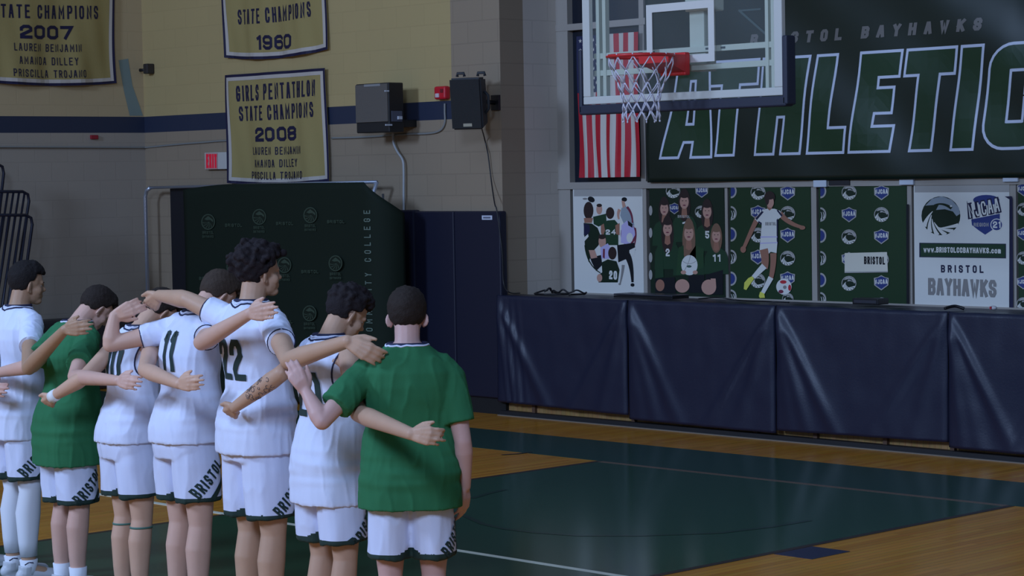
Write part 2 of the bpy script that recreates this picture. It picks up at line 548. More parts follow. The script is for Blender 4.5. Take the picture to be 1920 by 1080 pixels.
b = bmesh.new(); box(b, (UC - 0.5, VB + 0.09, 0), (uend + 0.3, VB + 0.3, 1.0)); struct(obj('wall_recess', b, m_gry))


# ------------------------------------------------------------------ printed artwork on planes
INK = {'green': (34, 64, 42), 'dgreen': (24, 42, 28), 'black': (20, 24, 30), 'white': (224, 222, 214), 'grey': (140, 136, 132), 'lgrey': (172, 168, 162),
       'blue': (48, 62, 122), 'navy': (32, 34, 64), 'red': (190, 50, 60), 'skin': (196, 150, 132), 'tan': (160, 112, 92), 'hair': (52, 38, 36), 'blond': (130, 98, 78), 'yel': (216, 214, 92),
       'silver': (150, 160, 168), 'lav': (190, 180, 220), 'maroon': (120, 50, 70), 'cream': (220, 214, 196), 'faint': (74, 100, 90), 'pgreen': (40, 72, 44), 'bgreen': (32, 58, 32)}


class Art:
    """flat print on the plane v = const (or u = const): points are given as pixels of the photo and land on the real plane"""

    def __init__(self, O, ex, ey, warp=None, src=None):
        self.O, self.ex, self.ey = Vector(O), ex, ey; self.n = ex.cross(ey).normalized()
        self.bm = bmesh.new(); self.mats = []; self.k = 0; self.warp = warp; self.src = src or (lambda x, y: (x, y))
        self.dl = 0.00006; self.base = 0.003

    def loc(self, x, y):
        x, y = self.src(x, y); d = ray(x, y); t = (self.O - CAM).dot(self.n) / d.dot(self.n); p = CAM + d * t - self.O
        return (p.dot(self.ex), p.dot(self.ey))

    def mi(self, c):
        m = mat('ink_' + c, INK[c], rough=0.5, spec=0.3)
        if m not in self.mats:
            self.mats.append(m)
        return self.mats.index(m)

    def put(self, polys, c):
        self.k += 1; flat(self.bm, polys, self.O, self.ex, self.ey, self.base + self.k * self.dl, self.mi(c)); self.k += len(polys) * 0.000008 / self.dl

    def poly(self, pts, c):
        self.put([[self.loc(*p) for p in pts]], c)

    def ell(self, x, y, rx, ry, c, rot=0, n=20, a0=0, a1=360):
        cr, sr = math.cos(rot), math.sin(rot); pts = []
        for k in range(n):
            t = math.radians(a0 + (a1 - a0) * k / (n if a1 - a0 == 360 else n - 1)); X, Y = rx * math.cos(t), ry * math.sin(t)
            pts.append((x + X * cr - Y * sr, y + X * sr + Y * cr))
        self.poly(pts, c)

    def line(self, pts, wpx, c):
        q = [self.loc(*p) for p in pts]; a = self.loc(pts[0][0], pts[0][1]); b_ = self.loc(pts[0][0], pts[0][1] + wpx)
        self.put(ribbon(q, math.hypot(a[0] - b_[0], a[1] - b_[1]) / 2), c)

    def curve(self, p0, p1, p2, w0, w1, c, n=8):
        """tapering quadratic stroke, pixel widths"""
        L, R = [], []
        for k in range(n + 1):
            t = k / n; x = (1 - t) ** 2 * p0[0] + 2 * t * (1 - t) * p1[0] + t * t * p2[0]; y = (1 - t) ** 2 * p0[1] + 2 * t * (1 - t) * p1[1] + t * t * p2[1]
            dx = 2 * (1 - t) * (p1[0] - p0[0]) + 2 * t * (p2[0] - p1[0]); dy = 2 * (1 - t) * (p1[1] - p0[1]) + 2 * t * (p2[1] - p1[1])
            l = math.hypot(dx, dy) or 1; ww = (w0 + (w1 - w0) * t) / 2
            L.append((x - dy / l * ww, y + dx / l * ww)); R.append((x + dy / l * ww, y - dx / l * ww))
        self.put([[self.loc(*q) for q in (L[i], R[i], R[i + 1], L[i + 1])] for i in range(n)], c)

    def text(self, s, a, b_, hpx, t, c, gap=0.3, slant=0.0, grow=0.0):
        """baseline from pixel a to pixel b, letter height hpx, stroke t (share of the height)"""
        A, B = Vector(self.loc(*a)), Vector(self.loc(*b_)); C = Vector(self.loc(a[0], a[1] - hpx))
        h = (C - A).length; W = (B - A).length; T = t * h
        lo, hi = 0.02, 3.0
        for _ in range(30):
            wr = (lo + hi) / 2
            if text2d(s, h, wr, T, gap * wr * h)[1] > W:
                hi = wr
            else:
                lo = wr
        q, w_ = text2d(s, h, wr, T, gap * wr * h, slant)
        if grow:
            q, w_ = text2d(s, h, wr, T, gap * wr * h, slant); q = [[p for p in r] for r in q]
        d = (B - A) / W; nn = Vector((-d.y, d.x)); M_ = (A + B) / 2
        self.put([[M_ + d * p.x + nn * p.y for p in r] for r in q], c)

    def done(self, name, parent, grid=0.0):
        b = self.bm
        if grid and self.warp:
            co = [((v.co - self.O).dot(self.ex), (v.co - self.O).dot(self.ey)) for v in b.verts]
            for ax, vals in ((self.ex, [c[0] for c in co]), (self.ey, [c[1] for c in co])):
                k = math.floor(min(vals) / grid)
                while k * grid < max(vals):
                    bmesh.ops.bisect_plane(b, geom=b.verts[:] + b.edges[:] + b.faces[:], plane_co=self.O + ax * (k * grid), plane_no=ax); k += 1
        if self.warp:
            for v in b.verts:
                d = v.co - self.O; v.co = self.warp(d.dot(self.ex), d.dot(self.ey), d.dot(self.n))
        return obj(name, b, self.mats, parent)


def hawk(A, x, y, r, base, fore, head, ring=None):
    """round bird-head emblem with swept feathers"""
    if ring:
        A.ell(x, y, r, r, ring)
        r *= 0.90
    A.ell(x, y, r, r, base, n=26)
    # head and beak
    A.poly([(x - .80 * r, y - .52 * r), (x - .45 * r, y - .88 * r), (x + .05 * r, y - 1.0 * r), (x + .55 * r, y - .82 * r), (x + .92 * r, y - .42 * r), (x + .98 * r, y - .1 * r), (x + .80 * r, y + .02 * r), (x + .62 * r, y - .22 * r), (x + .2 * r, y - .34 * r), (x - .25 * r, y - .30 * r), (x - .1 * r, y - .58 * r)], head)
    A.curve((x - .35 * r, y - .55 * r), (x + .1 * r, y - .72 * r), (x + .55 * r, y - .38 * r), .05 * r, .16 * r, base)
    A.ell(x + .52 * r, y - .5 * r, .06 * r, .05 * r, fore)
    for a0 in (196, 172, 148, 124, 100, 76, 52, 28):
        q0 = math.radians(a0); w_ = .26 - .0005 * abs(a0 - 140)
        p0 = (x + 1.02 * r * math.cos(q0), y + 1.02 * r * math.sin(q0)); q1 = q0 + .42; pm = (x + .74 * r * math.cos(q1), y + .74 * r * math.sin(q1)); q2 = q0 + 1.05; e_ = .48 if a0 > 60 else .62
        p2 = (x + e_ * r * math.cos(q2), y + e_ * r * math.sin(q2))
        if p2[1] < y - .28 * r:
            continue
        A.curve(p0, pm, p2, w_ * r, .03 * r, fore, 7)
    for a0, a1, w_ in () and ((172, 205, .20), (148, 190, .20), (124, 172, .19), (100, 150, .18), (78, 120, .16), (52, 88, .15), (28, 52, .14), (6, 22, .12)):
        q0, q1 = math.radians(a0), math.radians(a1)
        p0 = (x + 1.02 * r * math.cos(q0), y + 1.02 * r * math.sin(q0)); p2 = (x + .22 * r * math.cos(q1), y + .22 * r * math.sin(q1) - .08 * r)
        pm = (x + .66 * r * math.cos((q0 + q1) / 2 - .3), y + .66 * r * math.sin((q0 + q1) / 2 - .3))
        A.curve(p0, pm, p2, w_ * r * 1.1, .02 * r, fore, 6)


def shield(A, x, y, r, words=True):
    A.poly([(x - r, y - .62 * r), (x - .5 * r, y - .72 * r), (x, y - 1.0 * r), (x + .5 * r, y - .72 * r), (x + r, y - .62 * r), (x + .95 * r, y + .35 * r), (x, y + 1.05 * r), (x - .95 * r, y + .35 * r)], 'lgrey')
    A.poly([(x - .86 * r, y - .5 * r), (x, y - .84 * r), (x + .86 * r, y - .5 * r), (x + .8 * r, y + .3 * r), (x, y + .88 * r), (x - .8 * r, y + .3 * r)], 'blue')
    A.text('NJCAA', (x - .84 * r, y + .22 * r), (x + .84 * r, y + .16 * r), .62 * r, .2, 'white')


def poster(name, label, px, back, group=None):
    """px: left, right, top, bottom of the sheet (pixels); thin rigid sheet standing in the window frame"""
    l, r, t, bt = px
    a = PV(l, bt, VB - 0.03); c = PV(r, t, VB - 0.03)
    bm = bmesh.new(); box(bm, (a.x, VB - 0.028, a.z), (c.x, VB - 0.012, c.z))
    o = obj(name, bm, mat('sheet_' + back, INK[back], rough=0.5, spec=0.3)); tag(o, label, 'poster', 'posters in the window panes')


    A = Art((a.x, VB - 0.028, a.z), XU, ZW); A.base = 0.0003; A.dl = 0.00003
    return o, A


def crop(x0, y0, s):
    return lambda x, y: (x0 + x / s, y0 + y / s)


# collage -------------------------------------------------------------------
o, A = poster('poster', 'white poster with an oval collage of athletes, first sheet beside the grey corner', (1077, 1204, 354, 550), 'white')
A.src = crop(1060, 330, 4.319)
A.poly([(70, 100), (620, 100), (620, 165), (70, 165)], 'lgrey')
A.poly([(148, 380), (215, 385), (262, 420), (285, 480), (270, 560), (215, 620), (190, 700), (160, 600)], 'dgreen')
A.ell(188, 280, 40, 72, 'hair'); A.poly([(150, 340), (225, 340), (215, 380), (155, 380)], 'tan'); A.poly([(150, 385), (195, 395), (200, 440), (180, 480), (150, 480)], 'navy')
A.ell(210, 190, 30, 22, 'black', .5); A.ell(160, 185, 20, 8, 'grey')
A.poly([(225, 330), (330, 305), (335, 380), (270, 410), (230, 390)], 'green'); A.ell(275, 270, 24, 42, 'skin'); A.ell(275, 238, 22, 14, 'hair')
A.poly([(310, 385), (340, 360), (400, 355), (430, 390), (430, 560), (330, 560), (310, 480)], 'green'); A.ell(363, 300, 34, 48, 'hair'); A.poly([(288, 400), (312, 385), (322, 440), (305, 490), (288, 460)], 'tan'); A.poly([(405, 400), (440, 380), (440, 480), (410, 470)], 'tan')
A.text('24', (328, 475), (408, 475), 42, .26, 'white')
A.poly([(455, 260), (490, 240), (540, 310), (560, 400), (480, 400), (445, 320)], 'silver'); A.ell(478, 190, 22, 18, 'black'); A.poly([(455, 200), (480, 205), (490, 245), (465, 260)], 'skin'); A.curve((440, 270), (420, 310), (435, 350), 26, 14, 'skin'); A.curve((500, 250), (545, 300), (545, 380), 20, 12, 'maroon')
A.ell(510, 470, 62, 95, 'maroon'); A.poly([(455, 400), (500, 360), (550, 400), (570, 470), (520, 560), (450, 540)], 'lav'); A.ell(522, 500, 26, 40, 'white'); A.poly([(505, 360), (545, 390), (545, 420), (510, 400)], 'black'); A.curve((565, 420), (580, 480), (560, 560), 14, 10, 'maroon')
A.poly([(420, 560), (560, 540), (570, 600), (520, 660), (430, 700)], 'black'); A.poly([(520, 600), (572, 575), (560, 640), (520, 660)], 'white')
A.ell(300, 530, 30, 52, 'skin'); A.ell(298, 492, 30, 20, 'hair'); A.poly([(285, 580), (345, 545), (375, 600), (355, 670), (290, 670)], 'lav'); A.poly([(306, 590), (322, 590), (320, 670), (304, 660)], 'maroon')
A.poly([(200, 660), (290, 640), (300, 720), (250, 770), (215, 700)], 'black'); A.poly([(190, 600), (240, 600), (260, 660), (210, 670)], 'skin')
A.poly([(295, 700), (345, 675), (415, 690), (440, 760), (425, 862), (270, 862), (270, 800), (300, 780)], 'dgreen'); A.ell(382, 625, 34, 52, 'hair'); A.ell(278, 825, 22, 32, 'skin')
A.text('20', (355, 835), (420, 840), 70, .24, 'white')
A.curve((500, 640), (540, 700), (545, 860), 56, 18, 'black'); A.curve((470, 720), (465, 790), (445, 870), 24, 10, 'grey'); A.ell(545, 882, 16, 14, 'black'); A.ell(441, 875, 10, 8, 'grey')
A.curve((160, 560), (175, 720), (285, 785), 10, 8, 'dgreen'); A.poly([(150, 500), (185, 470), (190, 490), (155, 530)], 'white')
A.done('artwork', o)

# team portrait --------------------------------------------------------------
o, A = poster('poster', 'dark green poster with six women in green team shirts, one holding a white volleyball', (1220, 1357, 351, 558), 'dgreen')
A.src = crop(1060, 330, 4.319)
hawk(A, 872, 122, 58, 'dgreen', 'white', 'lgrey', 'lgrey'); shield(A, 1105, 122, 52); hawk(A, 1100, 290, 50, 'dgreen', 'white', 'lgrey', 'lgrey'); shield(A, 885, 262, 46)
for y in (280, 460, 660, 800):
    A.ell(692, y, 14, 40, 'lgrey')


def girl(x, y, s, hair, num=None, shirt='green', long=1.0, sh=1.0):
    A.poly([(x - 105 * s * sh, y + 330 * s), (x - 100 * s * sh, y + 190 * s), (x - 75 * s * sh, y + 135 * s), (x - 30 * s, y + 105 * s), (x + 30 * s, y + 105 * s), (x + 75 * s * sh, y + 135 * s), (x + 100 * s * sh, y + 190 * s), (x + 105 * s * sh, y + 330 * s)], shirt)
    A.ell(x, y + 30 * s * long, 50 * s, (95 + 40 * long) * s, hair)
    A.poly([(x - 18 * s, y + 50 * s), (x + 18 * s, y + 50 * s), (x + 24 * s, y + 120 * s), (x, y + 135 * s), (x - 24 * s, y + 120 * s)], 'tan')
    A.ell(x, y + 5 * s, 36 * s, 56 * s, 'skin'); A.ell(x, y - 48 * s, 36 * s, 22 * s, hair)
    A.ell(x - 14 * s, y - 4 * s, 6 * s, 3 * s, 'hair'); A.ell(x + 14 * s, y - 4 * s, 6 * s, 3 * s, 'hair'); A.ell(x, y + 32 * s, 13 * s, 5 * s, 'maroon')
    if num:
        A.text(num, (x - 14 * s * len(num), y + 225 * s), (x + 18 * s * len(num), y + 225 * s), 62 * s, .22, 'white')


girl(803, 262, .92, 'hair'); girl(965, 205, 1.0, 'hair', '1'); girl(1150, 285, .98, 'hair', '5')
A.text('BRISTOL', (912, 338), (1012, 342), 22, .22, 'lgrey')
girl(830, 425, 1.0, 'hair', '2', long=1.6)
girl(1225, 480, .95, 'blond', '11', long=.8)
girl(1003, 460, 1.05, 'blond', None, long=2.0, sh=1.15)
A.poly([(735, 650), (745, 600), (790, 570), (800, 820), (730, 830)], 'green'); A.poly([(920, 580), (960, 560), (965, 700), (1080, 760), (1120, 740), (1125, 590), (1060, 560), (1060, 800), (900, 800)], 'pgreen')
A.poly([(730, 830), (890, 820), (900, 950), (730, 945)], 'black'); A.poly([(1000, 800), (1130, 800), (1130, 945), (1000, 945)], 'black'); A.poly([(1140, 800), (1280, 760), (1280, 960), (1140, 960)], 'black')
A.ell(770, 885, 36, 48, 'tan'); A.ell(950, 890, 58, 55, 'skin'); A.ell(1165, 900, 60, 62, 'skin'); A.poly([(1180, 830), (1220, 830), (1225, 900), (1190, 920)], 'skin')
A.ell(1008, 722, 66, 82, 'white'); A.curve((955, 690), (1008, 730), (1060, 690), 5, 5, 'lgrey'); A.curve((965, 770), (1008, 700), (1015, 645), 5, 5, 'lgrey'); A.ell(1006, 732, 20, 10, 'faint')
A.ell(960, 780, 22, 16, 'skin'); A.ell(1055, 780, 20, 16, 'skin')
A.done('artwork', o)

# footballer -----------------------------------------------------------------
SRC2 = crop(1350, 330, 4.154)


def pattern(A, x0, cols):
    for i, cx in enumerate(cols):
        for k in range(6):
            y = 118 + 172 * k
            if (k + i) % 2 == 0:
                hawk(A, cx, y, 56 if i else 52, 'dgreen', 'white', 'lgrey', 'lgrey')
            else:
                shield(A, cx, y, 56)


o, A = poster('poster', 'dark green poster of a player in white kicking a football, between mullions', (1370, 1519, 350, 565), 'bgreen')
A.src = SRC2


def col(A, x, first, ys, clip=None):
    for k, y in enumerate(ys):
        if (k % 2 == 0) == (first == 'h'):
            hawk(A, x, y, 58, 'dgreen', 'white', 'lgrey', 'lgrey')
        else:
            shield(A, x, y, 58)


def half(A, ys, first, x):
    """emblems cut by the sheet's edge"""
    for k, y in enumerate(ys):
        c = 'lgrey' if (k % 2 == 0) == (first == 'h') else 'blue'
        A.ell(x, y, 46, 56, 'lgrey', a0=-90, a1=90, n=12)
        A.ell(x, y, 34, 42, 'dgreen' if c == 'lgrey' else 'blue', a0=-90, a1=90, n=12)
        if c == 'lgrey':
            A.curve((x + 4, y + 40), (x + 20, y + 10), (x + 4, y - 20), 8, 3, 'white'); A.curve((x + 24, y + 30), (x + 34, y + 5), (x + 20, y - 20), 8, 3, 'white')


half(A, (118, 290, 455, 630, 800, 940), 's', 84)
col(A, 297, 'h', (128, 285, 460, 630, 815)); col(A, 530, 's', (130, 292, 460, 640, 800))
hawk(A, 532, 955, 44, 'dgreen', 'white', 'lgrey', 'lgrey')
A.ell(391, 165, 42, 48, 'hair')
A.curve((300, 320), (250, 420), (190, 560), 40, 26, 'tan'); A.ell(185, 572, 22, 26, 'tan')
A.curve((470, 290), (530, 370), (640, 398), 44, 24, 'tan'); A.ell(645, 402, 24, 16, 'tan')
A.poly([(335, 265), (300, 300), (275, 335), (315, 375), (330, 370), (322, 470), (310, 600), (380, 608), (400, 590), (445, 600), (452, 500), (455, 340), (490, 310), (470, 270), (430, 255), (370, 255)], 'white')
A.poly([(330, 272), (280, 330), (290, 345), (345, 280)], 'navy'); A.poly([(455, 262), (492, 305), (484, 318), (445, 268)], 'navy'); A.poly([(445, 340), (456, 330), (456, 560), (446, 500)], 'navy'); A.poly([(305, 350), (330, 365), (326, 380), (300, 362)], 'navy')
A.text('BRISTOL', (358, 385), (442, 385), 26, .24, 'grey'); A.poly([(318, 470), (450, 470), (452, 478), (318, 480)], 'lav'); A.poly([(315, 520), (452, 515), (452, 522), (315, 528)], 'lav')
A.poly([(372, 210), (410, 210), (412, 250), (390, 270), (372, 250)], 'tan'); A.ell(396, 205, 28, 44, 'skin'); A.ell(372, 185, 16, 40, 'hair'); A.ell(392, 168, 32, 16, 'hair')
A.curve((345, 570), (365, 650), (350, 720), 66, 52, 'tan'); A.curve((350, 700), (310, 740), (265, 790), 50, 34, 'white'); A.curve((420, 600), (425, 700), (400, 800), 50, 34, 'tan'); A.curve((402, 790), (370, 850), (335, 915), 42, 30, 'white')
A.poly([(255, 780), (270, 800), (235, 850), (210, 888), (190, 880), (195, 830), (225, 795)], 'yel'); A.poly([(318, 900), (350, 915), (355, 948), (315, 950), (308, 935)], 'yel')
A.ell(503, 862, 60, 62, 'white'); A.ell(498, 825, 26, 14, 'red'); A.ell(548, 870, 12, 24, 'red'); A.ell(480, 900, 20, 14, 'maroon'); A.ell(510, 866, 14, 14, 'grey')
A.done('artwork', o)

# emblem pattern sheet (the costumed figure on it is left out) --------------------
o, A = poster('poster', 'dark green emblem-patterned poster with a white name board printed on it', (1537, 1699, 347, 571), 'bgreen')
A.src = SRC2
half(A, (118, 300, 465, 640, 810, 960), 's', 782)
col(A, 1006, 'h', (128, 300, 474, 650, 836)); col(A, 1260, 's', (128, 300, 470, 650, 830)); hawk(A, 1262, 985, 40, 'dgreen', 'white', 'lgrey', 'lgrey')
A.poly([(975, 600), (1305, 592), (1312, 750), (975, 755)], 'cream'); A.poly([(975, 745), (1312, 740), (1312, 750), (975, 755)], 'lgrey')
A.text('BRISTOL', (1126, 686), (1290, 690), 60, .2, 'black', gap=.22)
A.poly([(1455, 220), (1475, 220), (1478, 1003), (1457, 1003)], 'black')
A.done('artwork', o)

# logo sheet -----------------------------------------------------------------
o, A = poster('poster', 'white poster with a round bird emblem, blue shield and large grey lettering', (1715, 1892, 345, 574), 'white')
A.src = crop(1660, 320, 3.723)
A.poly([(205, 92), (865, 88), (865, 150), (205, 152)], 'lgrey')
hawk(A, 388, 315, 136, 'dgreen', 'white', 'silver')
A.ell(705, 205, 92, 36, 'blue'); A.poly([(600, 340), (800, 300), (800, 380), (745, 415), (697, 447), (650, 415), (605, 380)], 'blue')
A.text('NJCAA', (578, 340), (812, 292), 112, .30, 'navy', gap=.16); A.text('NJCAA', (590, 330), (802, 284), 94, .12, 'white', gap=.42)
A.text('REGION', (618, 390), (722, 390), 26, .2, 'lgrey'); A.ell(778, 378, 44, 44, 'white'); A.ell(778, 378, 38, 38, 'blue'); A.text('21', (752, 400), (806, 400), 46, .22, 'white')
A.poly([(238, 503), (843, 510), (843, 612), (238, 604)], 'navy'); A.poly([(246, 508), (838, 515), (838, 607), (246, 599)], 'green')
A.text('www.', (268, 570), (352, 571), 42, .2, 'white', gap=.2); A.text('BRISTOLCCBAYHAWKS', (356, 571), (725, 577), 38, .22, 'white', gap=.2); A.text('.com', (730, 577), (808, 578), 42, .2, 'white', gap=.2)
A.text('BRISTOL', (390, 710), (686, 714), 52, .2, 'navy', gap=.75)
A.text('BAYHAWKS', (300, 866), (776, 884), 118, .2, 'grey', gap=.16)
A.poly([(868, 185), (890, 195), (895, 975), (866, 975)], 'navy'); A.poly([(835, 180), (885, 178), (890, 198), (868, 200)], 'navy')
A.done('artwork', o)

# half seen sheet at the right edge ---------------------------------------------
o, A = poster('poster', 'dark green emblem-patterned poster cut by the right edge of the picture', (1910, 2090, 338, 585), 'bgreen')
A.src = crop(1660, 320, 3.723)
for k, y in enumerate((130, 270, 440, 610, 780, 930)):
    (shield if k % 2 == 0 else hawk)(A, 965, y, 46, *([] if k % 2 == 0 else ['dgreen', 'white', 'lgrey', 'lgrey']))
    (shield if k % 2 else hawk)(A, 1200, y, 46, *([] if k % 2 else ['dgreen', 'white', 'lgrey', 'lgrey']))
A.done('artwork', o)

# big green vinyl banner -----------------------------------------------------------
KS = 15.27 / 15.6


def kz(z):
    return CAMZ + (z - CAMZ) * KS


uL = PV(1213.5, 250, VG).x; zB = PV(1300, 341, VG).z; uR = uend; zT = 5.2


def rip(u, z):
    return 0.010 * math.sin((u * 1.1 + z * 1.7) * 2.3) + 0.007 * math.sin((u * 0.9 + z * 1.2) * 6.1 + 1) + 0.006 * noise.noise(Vector((u * 2.5, z * 2.0, 3)))


bm = bmesh.new(); nu, nz = 150, 70; rows = []
for j in range(nz + 1):
    rows.append([bm.verts.new((uL + (uR - uL) * i / nu, VG + rip(uL + (uR - uL) * i / nu, zB + (zT - zB) * j / nz), zB + (zT - zB) * j / nz)) for i in range(nu + 1)])
for j in range(nz):
    for i in range(nu):
        bm.faces.new((rows[j][i], rows[j][i + 1], rows[j + 1][i + 1], rows[j + 1][i]))
bn = obj('vinyl_banner', bm, mat('green_banner_vinyl', (22, 36, 28), rough=0.36, spec=0.5), None, True)
sd = bn.modifiers.new('thick', 'SOLIDIFY'); sd.thickness = 0.002; sd.offset = 1
tag(bn, 'big dark green vinyl banner with giant white-outlined slanted letters over the windows', 'banner')
m_bl = mat('banner_letter_green', (26, 58, 32), rough=0.38); m_bw = mat('banner_letter_white', (205, 212, 230), rough=0.4); m_bg = mat('banner_letter_grey', (112, 108, 104), rough=0.4)
SL = 0.158
cells = [('A', -14.327, -13.72), ('T', -13.90, -13.25), ('H', -13.226, -12.696), ('L', -12.64, -12.21), ('E', -12.173, -11.718), ('T', -11.69, -11.165), ('I', -11.139, -10.90), ('C', -10.845, -10.24), ('S', -10.18, -9.6)]
z0, z1 = kz(2.346), kz(3.207); HW = 0.119 * KS; OUT = 0.024


def letter(bmx, ch, a, b_, hw, lift):
    a, b_ = a * KS, b_ * KS; g = GL[ch]; xs = [p[0] for l in g for p in l]; x0, x1 = min(xs), max(xs)
    if ch == 'C':
        arc = lambda cx, cy, t0, t1: [(cx + .9 * math.cos(math.radians(t0 + (t1 - t0) * i / 6)) * 1.3, cy + .9 * math.sin(math.radians(t0 + (t1 - t0) * i / 6))) for i in range(7)]
        g = [[(4, 4.2)] + arc(2.83, 5.1, 0, 90) + arc(1.17, 5.1, 90, 180) + arc(1.17, .9, 180, 270) + arc(2.83, .9, 270, 360) + [(4, 1.8)]]
    pol = []
    for l in g:
        path = []
        for p in l:
            fx = 0.5 if x1 == x0 else (p[0] - x0) / (x1 - x0)
            path.append((a + HW + fx * (b_ - a - 2 * HW), z0 + HW + p[1] / 6 * (z1 - z0 - 2 * HW)))
        pol += ribbon(path, hw)
    flat(bmx, [[(p.x + SL * (p.y - z0), p.y) for p in q] for q in pol], Vector((0, VG, 0)), XU, ZW, lift)


def warpb(bmx):
    geo = lambda: bmx.verts[:] + bmx.edges[:] + bmx.faces[:]
    k = -150
    while k < -90:
        bmesh.ops.bisect_plane(bmx, geom=geo(), plane_co=(k * 0.1, 0, 0), plane_no=(1, 0, 0)); k += 1
    for k in range(22, 36):
        bmesh.ops.bisect_plane(bmx, geom=geo(), plane_co=(0, 0, k * 0.1), plane_no=(0, 0, 1))
    for v in bmx.verts:
        v.co.y += rip(v.co.x, v.co.z)


b1, b2, b3 = bmesh.new(), bmesh.new(), bmesh.new()
AO = [(0, 0), (.105, 1), (.47, 1), (.60, 0), (.363, 0), (.360, .16), (.255, .16), (.22, 0), (0, 0)]
AC = [(.255, .35), (.27, .8), (.33, .8), (.34, .35), (.255, .35)]
AF = [[(0, 0), (.22, 0), (.255, .16), (.255, .35), (.27, .8), (.29, 1), (.105, 1)], [(.363, 0), (.60, 0), (.47, 1), (.29, 1), (.33, .8), (.34, .35), (.36, .16)], [(.255, .16), (.36, .16), (.34, .35), (.255, .35)], [(.27, .8), (.33, .8), (.29, 1)]]


def am(p):
    y = z0 + p[1] * (z1 - z0); return Vector(((-14.327 + p[0]) * KS + SL * (y - z0), y))


flat(b2, [[am(p) for p in q] for q in AF], Vector((0, VG, 0)), XU, ZW, 0.004)
for l in (AO, AC):
    flat(b1, ribbon([am(p) for p in l], OUT / 2), Vector((0, VG, 0)), XU, ZW, 0.0055)
for ch, a, c in cells[1:]:
    letter(b1, ch, a, c, HW, 0.003); letter(b2, ch, a, c, HW - OUT, 0.005)
q, w_ = text2d('BRISTOL BAYHAWKS', 0.100, 0.62, 0.026, 0.060, 0.16)
us = -13.24 * KS; ue = -10.80 * KS
flat(b3, [[(us + (p.x + w_ / 2) * (ue - us) / w_, p.y) for p in r] for r in q], Vector((0, VG, kz(3.315))), XU, ZW, 0.004)
for bb, m_, nm in ((b1, m_bw, 'letter_outline'), (b2, m_bl, 'letter_fill'), (b3, m_bg, 'small_lettering')):
    warpb(bb); obj(nm, bb, m_, bn)
bm = bmesh.new()
flat(bm, ribbon([(p.x, p.z) for p in (PV(1388, 20, VG), PV(1440, 66, VG), PV(1475, 90, VG))], 0.010), Vector((0, VG, 0)), XU, ZW, 0.004)
flat(bm, ribbon([(p.x, p.z) for p in (PV(1390, 20, VG), PV(1425, 17, VG))], 0.008), Vector((0, VG, 0)), XU, ZW, 0.004)
for v in bm.verts:
    v.co.y += rip(v.co.x, v.co.z) - 0.004
obj('printed_streak', bm, mat('banner_streak_grey', (70, 88, 84), rough=0.4), bn)

# flag ---------------------------------------------------------------------------
fa = PV(1086, 333, VG); fb = PV(1201, 333, VG); fz = PV(1140, 64, VG).z; fw = fb.x - fa.x; fh = fz - fa.z


def flagw(x, y, l):
    amp = 1 - 0.6 * y / fh
    return Vector((fa.x + x + 0.012 * math.sin(y * 5 + x * 9) * amp, VG - l + 0.014 * math.sin(x * 38 + 0.8 * math.sin(y * 3)) * amp, fa.z + y))


Af = Art((fa.x, VG, fa.z), XU, ZW, warp=flagw)
Af.dl = 0.0001
INK['fred'] = (186, 30, 46); INK['fwhite'] = (208, 200, 190); INK['fblue'] = (38, 42, 76)
for k in range(13):
    Af.put([[(fw * k / 13, 0), (fw * (k + 1) / 13, 0), (fw * (k + 1) / 13, fh), (fw * k / 13, fh)]], 'fred' if k % 2 == 0 else 'fwhite')
Af.put([[(0, fh * .60), (fw * 7 / 13, fh * .60), (fw * 7 / 13, fh), (0, fh)]], 'fblue')
stars = []
for i in range(9):
    for j in range(11):
        if (i + j) % 2 == 0:
            cx, cz = fw * 7 / 13 * (i + 1) / 10, fh * (.60 + .40 * (j + 1) / 12); r = 0.021
            stars.append([(cx + r * (1 if k % 2 == 0 else .4) * math.sin(k * math.pi / 5), cz + r * (1 if k % 2 == 0 else .4) * math.cos(k * math.pi / 5)) for k in range(10)])
Af.put(stars, 'fwhite')
fo = Af.done('national_flag', None, 0.05)
sd = fo.modifiers.new('thick', 'SOLIDIFY'); sd.thickness = 0.0015
tag(fo, 'red, white and blue stars and stripes flag hanging in the window behind the hoop', 'flag')

# gold championship banners -----------------------------------------------------------
INK['gold'] = (166, 148, 96); INK['bwhite'] = (196, 186, 176); INK['bnavy'] = (34, 32, 62)


